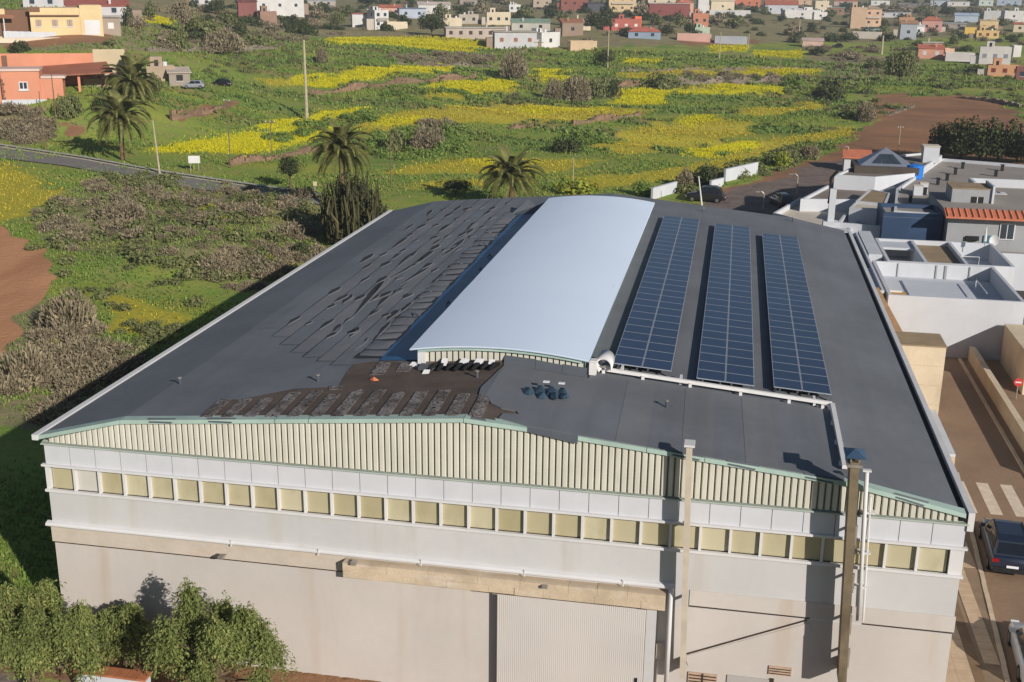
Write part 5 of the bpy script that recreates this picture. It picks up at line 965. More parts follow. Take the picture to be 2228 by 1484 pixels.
# low planter wall under the pepper trees
pl = thing('planter_wall', 'low white wall with clay coping between the pepper trees', 'wall', (_pw[0], -3.0, 0)); box('wall', (-1.5, 1.3, -.2, .2, 0, 1.0), m_wwall, pl)
for i in range(7): box('coping_tile', (-1.58+i*.42, -1.19+i*.42, -.28, .28, 1.002, 1.09), mat('coping_clay', S(176, 112, 76), .85, .2, 2.), pl)
_p1, _p2, _p3 = on_y(80, 1400, -4.5), on_y(248, 1330, -2.0), on_y(462, 1400, -3.4)
pepper(_p1[0]-.4, -4.5, 2.3, 5.5, 'large olive green pepper tree in the bottom left corner', 1, 44000); pepper(_p2[0], -1.5, .9, 3.7, 'small pepper tree between the two large ones', 2, 12000); pepper(_p3[0]+.1, -3.4, 2.3, 5.7, 'large bright pepper tree right in front of the facade', 3, 44000)
for (px, lb) in ((942, 'small weed at the wall foot left of the sliding door'), (980, 'tiny weed at the wall foot next to the sliding door')):
    q = on_z(px, 1482, 0.); o = bpy.data.objects.new('weed', bush_mesh('lime', 2, 620, .13)); link(o); o.location = (q[0], max(q[1], -1.0), 0); o.scale = (.25, .25, .5); tag(o, lb, 'weed')
# ------------------------------------------------------------------ houses of the village
def wallm(c):
    c = tuple(int(lerp(v, 172-6*i, .2)) for i, v in enumerate(c)); return mat('render_%d_%d_%d' % c, S(*c), .88, .08, .3, 0, dim(S(*c), .75), (.3, .3, .1), .3)
def roofm(c):
    c = tuple(int(lerp(v, 150-6*i, .2)) for i, v in enumerate(c)); return mat('roof_%d_%d_%d' % c, S(*c), .85, .15, .4, .1)
WHITE, CREAM, PINKW, GREYW, YELW, ORG, DRED, RED_, TANW, BLUEG, BRICK = (218, 216, 214), (222, 206, 176), (214, 164, 146), (168, 166, 162), (232, 190, 112), (222, 136, 100), (128, 70, 64), (178, 88, 74), (206, 174, 140), (176, 190, 208), (176, 104, 78)
TILE, TILE2, GREYR, DARKR = (186, 98, 72), (198, 110, 80), (160, 154, 148), (74, 66, 62)
HOUSES = {}
def house(px, py, wpx, hpx, label, wall=WHITE, roof='flat', rc=GREYR, depth=.8, turn=.25, win=3, floors=1, door=False, name='house', cat='house', par=.35, wcol=None, group='houses of the village', base=None):
    """px, py: middle of the foot of the front wall; sizes in photo pixels are turned into metres at that place"""
    g = np.array(base) if base is not None else hit(px, py); k = ppm(g); w = wpx/k; h = max(2.6, hpx/k/.98); d = max(4., w*depth)
    bear = math.atan2(g[0]-CAM[0], g[1]-CAM[1]); t = thing(name, label, cat, (g[0], g[1], g[2]-.3), -bear+turn, group); h += .3; hw = w/2
    wm = wallm(wall); box('wall', (-hw, hw, 0, d, -1.5, h), wm, t)
    if roof == 'flat':
        box('roof', (-hw+.2, hw-.2, .2, d-.2, h+.002, h+.06), roofm(rc), t)
        for b in ((-hw-.01, hw+.01, -.01, .19), (-hw-.01, hw+.01, d-.19, d+.01), (-hw-.012, -hw+.19, .191, d-.191), (hw-.19, hw+.012, .191, d-.191)): box('parapet', (*b, h+.001, h+par), wm, t)
    elif roof == 'slab': box('roof', (-hw-.4, hw+.4, -.5, d+.4, h+.002, h+.3), roofm(rc), t)
    elif roof == 'shed':
        e = .35; raw('roof', [(-hw-e, -e, h+.02), (hw+e, -e, h+.02), (hw+e, d+e, h+.22*d), (-hw-e, d+e, h+.22*d), (-hw-e, -e, h-.14), (hw+e, -e, h-.14), (hw+e, d+e, h+.0), (-hw-e, d+e, h+.0)], [(0, 1, 2, 3), (4, 5, 1, 0), (5, 6, 2, 1), (6, 7, 3, 2), (7, 4, 0, 3)], roofm(rc), t)
    else:
        e = .4; rh = .24*min(w, d); ins = min(hw, d/2)*.95 if roof == 'hip' else 0
        a, b = ((-hw-e+ins, d/2, h+rh), (hw+e-ins, d/2, h+rh)) if w >= d or roof == 'gable' else ((0, -e+ins, h+rh), (0, d+e-ins, h+rh))
        v = [(-hw-e, -e, h), (hw+e, -e, h), (hw+e, d+e, h), (-hw-e, d+e, h), a, b]; F_ = [(0, 1, 5, 4), (2, 3, 4, 5), (1, 2, 5), (3, 0, 4), (3, 2, 1, 0)] if w >= d or roof == 'gable' else [(0, 1, 4), (1, 2, 5, 4), (2, 3, 5), (3, 0, 4, 5), (3, 2, 1, 0)]
        v = [(x, y, z+.004) for x, y, z in v]; raw('roof', v, F_, [roofm(rc)], t)
    rg = random.Random(int(px*13+py*7)); sx = 1 if rg.random() < .5 else -1
    if roof == 'flat' and w > 5 and hpx > 12:
        a = sx*hw*rg.uniform(.25, .55); sb_ = box('stair_box', (a-1.2, a+1.2, d*.45, d*.45+2.6, h+.065, h+rg.uniform(1.6, 2.4)), wm, t); box('door', (a-.4, a+.4, d*.45-.04, d*.45-.002, h+.07, h+1.5), m_dark, sb_)
        if rg.random() < .6: MB().tube([(-a, d*.6, h+.07), (-a, d*.6, h+1.1)], .5, 8).build('water_tank', m_white, t)
    if roof in ('gable', 'hip', 'shed', 'slab') and w > 5 and hpx > 12: box('chimney', (sx*hw*.4-.3, sx*hw*.4+.3, d*.3, d*.3+.6, h+.1, h+1.9), wm, t)
    if w > 6 and hpx > 14 and floors*win: an = box('annex', (sx*(hw+.003), sx*(hw+rg.uniform(2, 3.5)), d*.15, d*.7, -1.5, h*rg.uniform(.45, .7)), wallm(rg.choice((wall, wall, (196, 186, 172), (150, 128, 112)))), t) if sx > 0 else box('annex', (-hw-rg.uniform(2, 3.5), -hw-.003, d*.15, d*.7, -1.5, h*rg.uniform(.45, .7)), wallm(rg.choice((wall, (196, 186, 172), (150, 128, 112)))), t)
    if floors > 1: bl = box('balcony', (-hw*.8, hw*.8, -1.1, -.06, h*.5-.12, h*.5), wm, t); box('rail', (-hw*.8, hw*.8, -1.1, -1.04, h*.5+.002, h*.5+.9), m_steel, bl)
    fh = h/floors; gm = m_glass if wcol is None else mat('pane_%d_%d_%d' % wcol, S(*wcol), .4, .1, 1.)
    ww, wh = min(1.3, w/max(1, win)*.45), min(1.3, fh*.42)
    for fl in range(floors):
        for i in range(win):
            x = -hw+w*(i+.5)/max(1, win); z = fl*fh+fh*.42
            if door and fl == 0 and i == win//2: o = box('door', (x-.5, x+.5, -.05, -.002, .3, min(h-.3, 2.5)), m_dark, t); continue
            o = box('window', (x-ww/2, x+ww/2, -.03, -.002, z, z+wh), gm, t)
            if k > 6: box('sill', (x-ww/2-.1, x+ww/2+.1, -.12, -.003, z-.1, z-.004), m_white, o)
        y = d*.35; o = box('window', (-hw-.03, -hw-.002, y, y+1.1, fl*fh+fh*.42, fl*fh+fh*.42+wh), gm, t); box('window', (hw+.002, hw+.03, y, y+1.1, fl*fh+fh*.42, fl*fh+fh*.42+wh), gm, t)
    HOUSES[label] = (t, g, k, w, h, d); return t
# row far behind, left to right
house(610, 34, 104, 46, 'big white two storey house above the terraces', WHITE, 'flat', GREYR, .6, .12, 3, 1, name='white_house'); house(540, 40, 40, 34, 'dark red shed beside the big white house', DRED, 'shed', DRED, .7, .1, 0, name='shed', cat='shed'); house(585, 50, 36, 22, 'low brick coloured shed before the big white house', (146, 112, 92), 'flat', GREYR, .6, .2, 0, name='shed', cat='shed')
house(792, 58, 50, 26, 'white house wing with a flat red roof', WHITE, 'slab', (170, 88, 74), .6, .1, 1); house(831, 62, 34, 36, 'bright white house end with small dark windows', WHITE, 'flat', GREYR, 1., .5, 2, 2)
house(850, 34, 46, 16, 'small house with terracotta roof behind the white end house', PINKW, 'gable', TILE, .6, .1, 2); house(898, 40, 58, 20, 'blue grey house with flat blue roof', BLUEG, 'slab', (110, 124, 160), .6, .15, 2); house(945, 30, 70, 18, 'long white house with pale roof', WHITE, 'gable', (206, 190, 184), .4, .1, 3); house(865, 64, 46, 12, 'low cream garden shed next to the white end house', CREAM, 'flat', CREAM, .5, .3, 0, name='shed', cat='shed')
house(985, 62, 40, 20, 'blank cream wall house among the trees', CREAM, 'flat', CREAM, .6, .1, 0); house(1020, 52, 44, 18, 'grey house half hidden beside the cream wall house', (176, 166, 152), 'flat', GREYR, .6, .2, 2); house(1085, 54, 52, 24, 'cream house with a raised orange parapet', CREAM, 'flat', (214, 170, 130), .6, .1, 3)
house(1035, 84, 130, 22, 'long low concrete shed with open bays', (186, 172, 158), 'slab', (190, 184, 176), .25, .16, 6, wcol=(70, 56, 48), name='concrete_shed', cat='shed'); house(1122, 104, 92, 32, 'unfinished grey house with open brick bays over a white wall', (200, 200, 204), 'slab', (172, 164, 154), .5, .12, 3, wcol=(150, 104, 82), name='unfinished_house')
house(1155, 68, 84, 18, 'house with a long green roof', (190, 186, 176), 'shed', (140, 172, 148), .4, .05, 2, wcol=(40, 40, 40)); house(1198, 104, 54, 30, 'white cube house beside the unfinished house', WHITE, 'flat', WHITE, 1., .75, 1); house(1246, 78, 46, 28, 'brown house with rusty lean-to roof', (146, 124, 104), 'shed', (176, 110, 78), .7, .2, 1); house(1265, 66, 40, 22, 'small pink roofed house by the dark leaning tree', CREAM, 'slab', (206, 158, 148), .7, .1, 2)
house(1270, 108, 60, 12, 'low cream ruin wall house below the brown house', (206, 178, 142), 'flat', (190, 170, 140), .4, .3, 0, name='ruin'); house(1250, 24, 60, 34, 'dark red brick house with balcony posts', (134, 72, 60), 'flat', (170, 168, 176), .5, .1, 3, wcol=(50, 40, 40)); house(1354, 26, 60, 34, 'cream apartment house with two rows of windows', (214, 186, 140), 'flat', CREAM, .6, .2, 3, 2, wcol=(70, 58, 50))
house(1300, 26, 44, 18, 'dark shaded house left of the cream apartment house', (70, 70, 82), 'slab', (64, 68, 84), .6, 0., 0); house(1362, 68, 64, 24, 'dark red house with white small windows', RED_, 'flat', (196, 80, 62), .6, .15, 3, wcol=(224, 214, 206)); house(1388, 66, 15, 27, 'orange red roof tower of the dark red house', (232, 104, 66), 'flat', RED_, 1., .4, 1, name='roof_tower', cat='tower'); house(1402, 84, 70, 14, 'blue house with bright red roof', (130, 150, 176), 'hip', (196, 98, 78), .6, .1, 2)
house(1456, 40, 88, 30, 'long dark red hall with pale frame', (128, 60, 56), 'slab', (208, 196, 188), .5, .12, 2, wcol=(104, 46, 46), name='red_hall', cat='building'); house(1490, 38, 36, 30, 'pink house at the end of the dark red hall', PINKW, 'hip', (222, 120, 88), .7, .2, 2); house(1530, 28, 24, 28, 'narrow white tower house', WHITE, 'flat', WHITE, .8, .3, 0); house(1572, 24, 52, 20, 'cream house behind the white curved wall', CREAM, 'gable', CREAM, .5, .3, 1); house(1588, 33, 88, 9, 'long curved white wall house', WHITE, 'flat', WHITE, .15, .05, 0, name='white_wall', cat='wall')
house(1622, 14, 64, 14, 'orange brick house with dark windows at the picture top', (206, 110, 76), 'flat', TILE, .5, .1, 4); house(1524, 58, 34, 26, 'orange house with dark terrace below the narrow tower', (190, 116, 88), 'flat', (96, 84, 80), .7, .2, 2); house(1528, 76, 34, 14, 'pale green hut with a dark side', (168, 184, 160), 'flat', (186, 198, 178), .6, .35, 0, name='hut', cat='hut'); house(1510, 90, 74, 9, 'pink terrace wall below the green hut', (208, 160, 146), 'flat', (206, 170, 156), .3, .1, 0, name='terrace_wall', cat='wall'); house(1590, 96, 70, 8, 'grey blue garden wall by the yellow field', (168, 172, 182), 'flat', GREYR, .3, .05, 0, name='garden_wall', cat='wall')
house(1700, 30, 70, 18, 'white bungalow with broad terracotta roof', (200, 204, 214), 'gable', TILE, .6, .1, 3); house(1745, 40, 76, 16, 'white house with arched gable among lawns', WHITE, 'flat', WHITE, .5, .25, 1); house(1760, 38, 14, 20, 'white arched tower house end', WHITE, 'flat', WHITE, 1., .3, 1); house(1788, 22, 30, 18, 'cream house with brown porch', CREAM, 'flat', CREAM, .6, .3, 1); house(1785, 42, 30, 14, 'small white garden house below the white arched house', WHITE, 'flat', WHITE, .6, .4, 1); house(1768, 103, 44, 7, 'long pink greenhouse roof on the slope', (214, 176, 164), 'shed', (222, 190, 178), .4, .05, 0, name='greenhouse', cat='greenhouse')
house(1866, 62, 32, 42, 'tall blank tan apartment block', TANW, 'flat', (150, 130, 110), 1., .1, 0, name='apartment_block', cat='building'); house(1898, 58, 36, 36, 'tan apartment block with balconies', (212, 172, 138), 'hip', (170, 150, 128), .8, .3, 2, 2, name='apartment_block', cat='building'); house(1895, 76, 34, 14, 'turquoise house below the tan blocks', (168, 196, 192), 'slab', (60, 70, 80), .6, .2, 0); house(1885, 84, 60, 8, 'pale retaining wall below the turquoise house', (214, 204, 190), 'flat', CREAM, .2, -.1, 0, name='retaining_wall', cat='wall')
house(1975, 86, 34, 32, 'grey house end with a single window', (166, 174, 186), 'gable', (170, 128, 98), .9, .1, 1); house(1998, 78, 26, 20, 'white house tucked beside the grey house end', WHITE, 'shed', WHITE, .9, .5, 1); house(2026, 70, 42, 24, 'pink house with bright orange hip roof', (206, 150, 136), 'hip', TILE2, .8, .1, 2); house(1972, 56, 32, 16, 'ochre house behind the grey house end', (196, 142, 92), 'flat', (170, 110, 80), .6, .1, 2); house(1945, 38, 70, 10, 'long white low house behind the ochre house', (210, 210, 214), 'slab', (190, 196, 204), .3, .05, 3)
house(2102, 48, 48, 13, 'pale blue roofed workshop', (186, 204, 224), 'gable', (176, 196, 222), .5, .05, 0, name='workshop', cat='building'); house(2160, 44, 38, 18, 'white windowless warehouse in the far town', WHITE, 'flat', WHITE, .7, .1, 0, name='white_warehouse', cat='building'); house(2205, 46, 40, 20, 'white house with stepped roof near the picture edge', WHITE, 'flat', (196, 186, 180), .7, .3, 1); house(2148, 84, 46, 15, 'yellow house lower storey with arches', (226, 188, 120), 'flat', (210, 150, 100), .7, .12, 3, wcol=(120, 70, 50)); house(2150, 70, 38, 24, 'yellow house upper storey with pergola', (226, 196, 140), 'slab', (222, 204, 170), .7, .12, 2, wcol=(140, 84, 60)); house(2111, 74, 24, 12, 'small bright yellow shed beside the yellow house', (232, 190, 84), 'flat', YELW, .6, .1, 0, name='shed', cat='shed'); house(2218, 70, 26, 16, 'cream house at the picture edge of the far town', CREAM, 'gable', TILE, .7, .1, 1)
house(2024, 128, 52, 22, 'pink house with terracotta roof and white shutters', (216, 148, 124), 'shed', (212, 112, 84), .6, .05, 2, wcol=(206, 206, 206)); house(2028, 108, 40, 14, 'grey upper storey behind the pink house', (190, 178, 162), 'slab', (204, 196, 182), .5, .05, 1, wcol=(40, 40, 44)); house(2065, 124, 20, 12, 'small salmon annex beside the pink house', (228, 180, 150), 'flat', CREAM, .6, .3, 0, name='annex', cat='house'); house(2088, 134, 60, 8, 'white boundary wall right of the pink house', (216, 208, 208), 'flat', WHITE, .2, .1, 0, name='boundary_wall', cat='wall')
house(2163, 140, 64, 34, 'orange and white house with a grey window band', (220, 214, 212), 'flat', (170, 140, 124), .5, .05, 3, wcol=(140, 140, 150)); house(2163, 122, 62, 7, 'orange parapet strip of the orange and white house', (232, 164, 86), 'flat', (232, 164, 86), .2, .05, 0, name='orange_parapet', cat='wall', base=None); house(2212, 124, 17, 22, 'bright white chimney house', WHITE, 'flat', WHITE, .8, .4, 0); house(2185, 166, 70, 20, 'low orange house beside the vegetable plot', (214, 150, 104), 'flat', (176, 130, 104), .5, .1, 3, wcol=(120, 60, 48)); house(2222, 176, 24, 26, 'dark red house cut by the picture edge', DRED, 'flat', (120, 60, 56), .7, .1, 1)
for i, (px, py, w, h, c, rf, lb) in enumerate(((2045, 14, 40, 12, (190, 200, 216), 'gable', 'pale blue hall on the skyline'), (2085, 14, 46, 10, WHITE, 'slab', 'white hall with a dark door on the skyline'), (2145, 12, 30, 10, (196, 210, 204), 'flat', 'pale green house on the skyline'), (2195, 12, 50, 12, (180, 196, 220), 'gable', 'blue grey workshop on the skyline'), (1985, 22, 60, 12, (120, 108, 104), 'slab', 'long brown shed on the skyline'), (1915, 12, 40, 9, WHITE, 'flat', 'white house above the tan blocks'), (1840, 12, 50, 9, (196, 176, 160), 'gable', 'beige house above the tan blocks'), (1735, 10, 60, 10, TANW, 'hip', 'tan villa above the bungalow'), (1700, 6, 40, 8, PINKW, 'gable', 'pink villa on the skyline'), (1440, 10, 60, 12, CREAM, 'hip', 'cream villa above the red hall'), (1180, 14, 40, 14, (180, 160, 140), 'flat', 'tan house among dark trees'), (1120, 26, 26, 14, WHITE, 'flat', 'white gable among dark trees'), (700, 14, 60, 12, (176, 166, 156), 'shed', 'grey shed right of the big white house'), (440, 16, 40, 22, (206, 204, 202), 'flat', 'pale house behind the bare trees'), (1020, 12, 40, 10, (150, 136, 124), 'flat', 'brown house among the top trees'), (1818, 30, 36, 12, (150, 112, 92), 'slab', 'brown long house left of the tan block'), (2070, 62, 60, 10, (150, 142, 132), 'slab', 'long grey shed right of the orange hip roof'))): house(px, py, w, h, lb, c, rf, roofc := ((186, 98, 72) if rf in ('hip', 'gable') and c not in ((190, 200, 216), (180, 196, 220)) else (178, 186, 196)), .5, .05+.1*(i % 3), 2, group='houses on the skyline')
# yellow house at the top left, built in its parts
g = hit(150, 76); k = ppm(g); bear = math.atan2(g[0]-CAM[0], g[1]-CAM[1]); YH = thing('yellow_house', 'long yellow house with white garage door and brown ledge', 'house', (g[0], g[1], g[2]-.2), -bear+.06)
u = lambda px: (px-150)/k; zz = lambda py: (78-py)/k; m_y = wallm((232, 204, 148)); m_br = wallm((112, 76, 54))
box('wall', (u(75), u(176), 0, 7, -1, zz(20)), m_y, YH); box('wall', (u(176)+.003, u(222), -.15, 7, -1, zz(14)), m_y, YH); box('roof', (u(78), u(174), .3, 6.8, zz(20)+.002, zz(19)), roofm((206, 180, 140)), YH); box('roof', (u(180), u(219), .2, 6.8, zz(14)+.002, zz(13)), roofm((206, 180, 140)), YH)
box('ledge', (u(76), u(174), -.5, -.003, zz(37), zz(34)), m_br, YH); box('garage_door', (u(184), u(216), -.2, -.153, .2, zz(45)), m_white, YH); box('balcony_rail', (u(72), u(96), -.12, -.004, zz(28), zz(18)), m_br, YH)
for px in (91, 124, 154):
    w = box('window', (u(px-6), u(px+6), -.06, -.003, zz(58), zz(44)), mat('shutter_grey', S(168, 152, 136), .7, .1, 1.), YH); box('mullion', (u(px)-.04, u(px)+.04, -.08, -.062, zz(58), zz(44)), m_br, w); box('sill', (u(px-7), u(px+7), -.16, -.004, zz(60), zz(58)-.005), m_white, w)
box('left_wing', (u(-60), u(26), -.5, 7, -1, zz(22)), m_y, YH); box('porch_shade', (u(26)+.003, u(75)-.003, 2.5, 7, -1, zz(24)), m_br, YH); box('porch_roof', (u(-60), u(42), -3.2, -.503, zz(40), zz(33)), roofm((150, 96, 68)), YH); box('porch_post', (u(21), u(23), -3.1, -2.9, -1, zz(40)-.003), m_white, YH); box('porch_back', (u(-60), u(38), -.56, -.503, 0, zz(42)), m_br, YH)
fc = thing('garden_fence', 'white panelled garden fence in front of the yellow house', 'fence', tuple(hit(66, 84)), -bear+.12)
for i in range(8): box('fence_panel', (-5.6+i*1.4, -4.24+i*1.4, -.05, .05, -.5, 1.7-.05*i), m_wwall, fc); box('fence_post', (-5.68+i*1.4, -5.603+i*1.4, -.1, .1, -.5, 1.85-.05*i), m_white, fc)
gw = thing('garden_wall', 'low cream wall along the lane below the white fence', 'wall', tuple(hit(70, 88)), -bear+.14); MB().box(-9, 6, -.15, .15, -.5, .55).build('wall', wallm((226, 212, 186)), gw); box('coping', (-9, 6, -.2, .2, .552, .62), wallm((226, 212, 186)), gw)
house(215, 36, 130, 22, 'house with broad red roof behind the yellow house', (200, 198, 200), 'shed', (180, 92, 78), .4, .05, 2); house(110, 16, 110, 12, 'pale house with a dark window behind the yellow house', (196, 196, 200), 'flat', GREYR, .3, .05, 3); house(243, 76, 40, 36, 'bare concrete shed right of the yellow house', (158, 140, 126), 'slab', (170, 164, 160), .6, .1, 1, wcol=(214, 210, 206), name='shed', cat='shed')
# orange house and its carport
g = hit(66, 226); k = ppm(g); bear = math.atan2(g[0]-CAM[0], g[1]-CAM[1]); OH = thing('orange_house', 'orange house block with a white framed window and brown quoins', 'house', (g[0], g[1], g[2]-.2), -bear-.1); u = lambda px: (px-66)/k; zz = lambda py: (228-py)/k; m_o = wallm((222, 140, 106)); m_cp = wallm((226, 196, 184))
box('wall', (u(12), u(90), 0, 6, -1, zz(156)), m_o, OH); box('wall', (u(90)+.003, u(136), .3, 6, -1, zz(172)), m_o, OH); box('coping', (u(2), u(92), -.25, 6.1, zz(156)+.002, zz(151)), m_cp, OH); box('coping', (u(92)+.003, u(142), .1, 6.1, zz(172)+.002, zz(167)), m_cp, OH); box('wall', (u(-60), u(10), -.3, 6, -1, zz(164)), m_o, OH)
for i in range(7): box('quoin', (u(12)-.02, u(12)+.3+.2*(i % 2), -.1, -.003, .3+i*.62, .8+i*.62), m_br, OH)
w = box('window', (u(47), u(65), -.08, -.003, zz(196), zz(178)), m_white, OH); box('pane', (u(49), u(55), -.1, -.082, zz(193), zz(180)), m_glass, w); box('pane', (u(57), u(63), -.1, -.082, zz(193), zz(180)), m_glass, w); box('sill', (u(45), u(67), -.22, -.004, zz(198), zz(196)-.004), m_white, w)
box('plinth', (u(-60), u(100), -.12, -.004, -1, zz(216)), m_wwall, OH)
g2 = hit(170, 196); k2 = ppm(g2); CP = thing('carport', 'brown carport roof on an orange post before a long orange wall', 'carport', tuple(g2), -math.atan2(g2[0]-CAM[0], g2[1]-CAM[1])-.05); u = lambda px: (px-170)/k2; zz = lambda py: (197-py)/k2
raw('roof', [(u(60), -2.5, zz(166)), (u(246), -2.5, zz(158)), (u(232), 4.5, zz(140)), (u(50), 4.5, zz(152)), (u(60), -2.5, zz(168)), (u(246), -2.5, zz(160)), (u(232), 4.5, zz(142)), (u(50), 4.5, zz(154))], [(0, 1, 2, 3), (7, 6, 5, 4), (4, 5, 1, 0), (5, 6, 2, 1), (6, 7, 3, 2), (7, 4, 0, 3)], roofm((160, 92, 66)), CP)
box('post', (u(172), u(177), -1.6, -1.2, -1, zz(162)), m_o, CP); box('back_wall', (u(-190), u(205), 4.6, 4.9, -1, zz(122)), m_o, CP); box('back_wall', (u(205)+.003, u(272), 4.62, 4.9, -1, zz(114)), wallm((206, 188, 150)), CP); box('side_wall', (u(180), u(246), 3.2, 4.59, -1, zz(176)), wallm((178, 158, 126)), CP); box('pier', (u(18), u(28), 4.3, 4.597, -1, zz(126)), m_br, CP)
house(392, 186, 44, 26, 'grey shack with a pale tin roof beside the parked cars', (150, 138, 124), 'shed', (206, 190, 174), .7, .1, 1, name='shack', cat='shed', wcol=(40, 36, 34)); house(352, 176, 60, 14, 'low stone ruin behind the upper palm', (168, 146, 122), 'flat', (172, 158, 140), .4, 0., 0, name='stone_ruin', cat='ruin')
# storeys, towers and ends that belong to a house already standing
def absorb(main, sub_, label=None):
    mt, st = HOUSES[main][0], HOUSES.pop(sub_)[0]; mw = lambda o: Matrix.Translation(o.location) @ o.rotation_euler.to_matrix().to_4x4()
    for c in [o for o in bpy.data.objects if o.parent is st]: c.parent = mt; c.matrix_parent_inverse = mw(mt).inverted() @ mw(st)
    bpy.data.objects.remove(st)
    if label: mt['label'] = label; HOUSES[label] = HOUSES.pop(main)
absorb('dark red house with white small windows', 'orange red roof tower of the dark red house'); absorb('yellow house lower storey with arches', 'yellow house upper storey with pergola', 'two storey yellow house with arches and a pergola'); absorb('orange and white house with a grey window band', 'orange parapet strip of the orange and white house')
absorb('white house with arched gable among lawns', 'white arched tower house end'); absorb('white house wing with a flat red roof', 'bright white house end with small dark windows', 'white house with a flat red roof and a bright gable end')
# trees standing between the far houses
_short = [(l, v) for l, v in HOUSES.items()]
FT = [(470, 30, 60, 36), (500, 60, 50, 40), (640, 60, 40, 30), (690, 40, 40, 30), (760, 30, 30, 22), (880, 60, 40, 30), (960, 40, 50, 34), (1005, 40, 40, 30), (1050, 30, 40, 36), (1140, 40, 46, 30), (1200, 40, 50, 34), (1225, 55, 40, 30), (1320, 40, 50, 30), (1395, 40, 40, 44), (1430, 55, 40, 24), (1450, 78, 50, 26), (1480, 60, 40, 30), (1500, 75, 30, 34), (1560, 56, 60, 30), (1600, 62, 50, 30), (1640, 30, 26, 22), (1663, 34, 24, 24), (1700, 48, 30, 18), (1720, 78, 40, 24), (1810, 40, 40, 24), (1840, 90, 60, 20), (1920, 74, 34, 24), (1935, 90, 40, 22), (1950, 30, 90, 22), (2010, 30, 50, 24), (2060, 36, 50, 26), (2075, 100, 26, 34), (2090, 86, 40, 14), (2130, 30, 50, 18), (2180, 60, 36, 26), (2200, 90, 50, 16), (1870, 26, 70, 18), (1780, 120, 50, 20), (1850, 130, 60, 24), (1905, 150, 60, 26), (2120, 158, 50, 18), (330, 40, 40, 40), (280, 60, 34, 50), (360, 100, 50, 26), (460, 90, 70, 50), (520, 84, 60, 36), (240, 100, 40, 16), (1250, 20, 40, 20), (1090, 12, 60, 22), (960, 14, 50, 20), (800, 8, 60, 16), (560, 8, 50, 18), (1360, 76, 40, 20), (1280, 96, 40, 18)]
_used = {}
for i, (px, py, w, h) in enumerate(FT):
    g = hit(px, py); near = min(_short, key=lambda q: np.hypot(*(q[1][1][:2]-g[:2])))[0]; _used[near] = _used.get(near, 0)+1
    sz = ['', 'smaller ', 'third '][min(2, _used[near]-1)]; kd = ('dark', 'olive', 'dark', 'brown', 'olive')[i % 5]; cl = dict(dark='dark green', olive='olive', brown='bare brown')[kd]
    tree(px, py, w, h, kd, f'{sz}{cl} tree nearest the {near}'.strip()[:200] if len(f'{sz}{cl} tree nearest the {near}'.split()) <= 16 else f'{sz}{cl} tree by {near}', .15, group='trees between the village houses', n=700, leaf=.16)
# ------------------------------------------------------------------ poles, walls, signs, cars
m_conc = mat('pole_concrete', S(176, 166, 140), .9, .15, 1.5); m_wood = mat('pole_wood', S(120, 100, 80), .9, .2, 2.)
def pole(px, py, ty, label, arm=None, m=m_conc, rad=.12, lean=0., lamp=False, name='utility_pole', cat='pole'):
    g = hit(px, py); k = ppm(g); h = (py-ty)/k/.965; t = thing(name, label, cat, tuple(g), 0, 'poles along the road and fields'); MB().tube([(0, 0, -.3), (lean*h, 0, h)], [rad, rad*.6], 8).build('shaft', m, t)
    if arm: box('crossarm', (lean*h-arm, lean*h+arm, -.06, .06, h-.45, h-.33), m_wood, t); [box('insulator', (lean*h+x-.05, lean*h+x+.05, -.05, .05, h-.328, h-.15), m_white, t) for x in (-arm*.8, 0, arm*.8)]
    if lamp: MB().tube([(lean*h, 0, h-.05), (lean*h+lamp*.5, 0, h+.25), (lean*h+lamp, 0, h+.2)], .05, 6).build('lamp_arm', m_steel, t); box('lamp_head', (lean*h+min(lamp, lamp*1.5)-.1, lean*h+max(lamp, lamp*1.5)+.1, -.12, .12, h+.12, h+.26), m_steel, t)
    return t
pole(668, 262, 98, 'tall pale concrete pole standing on the lower yellow strip', None, m_conc, .34); pole(348, 380, 268, 'leaning grey pole at the end of the visible road', .0, m_conc, .16, -.06); pole(502, 366, 222, 'thin pole between the white sign board and the forked pole', .5, m_wood, .1); pole(592, 355, 265, 'thin forked pole left of the small spreading tree', .9, m_wood, .09); pole(851, 408, 282, 'thin dark pole right of the palm by the cactus tree', None, m_wood, .09)
pole(1170, 198, 96, 'thin pole beside the brown bush row', 1.2, m_wood, .12); pole(124, 280, 168, 'thin pole right of the orange house', None, m_wood, .12); pole(98, 325, 205, 'thin pole on the lane below the orange house', None, m_wood, .1); pole(1246, 424, 346, 'short lamp pole with a white head behind the vault', None, m_conc, .08, 0, .3, 'lamp_pole', 'lamp'); pole(1322, 148, 70, 'pole with a bent top below the red house', None, m_conc, .2); pole(1565, 128, 74, 'pale pole on the small yellow field', None, m_conc, .2)
pole(1738, 76, 44, 'short grey pole on the lawn below the white arched house', None, m_conc, .3); pole(1918, 118, 80, 'tall grey pylon stump beside the olive tree', None, m_conc, .45); pole(1628, 105, 74, 'grey pole at the corner of the small yellow field', None, m_conc, .2); pole(2028, 36, 0, 'dark tall mast in the far town', None, m_wood, .5)
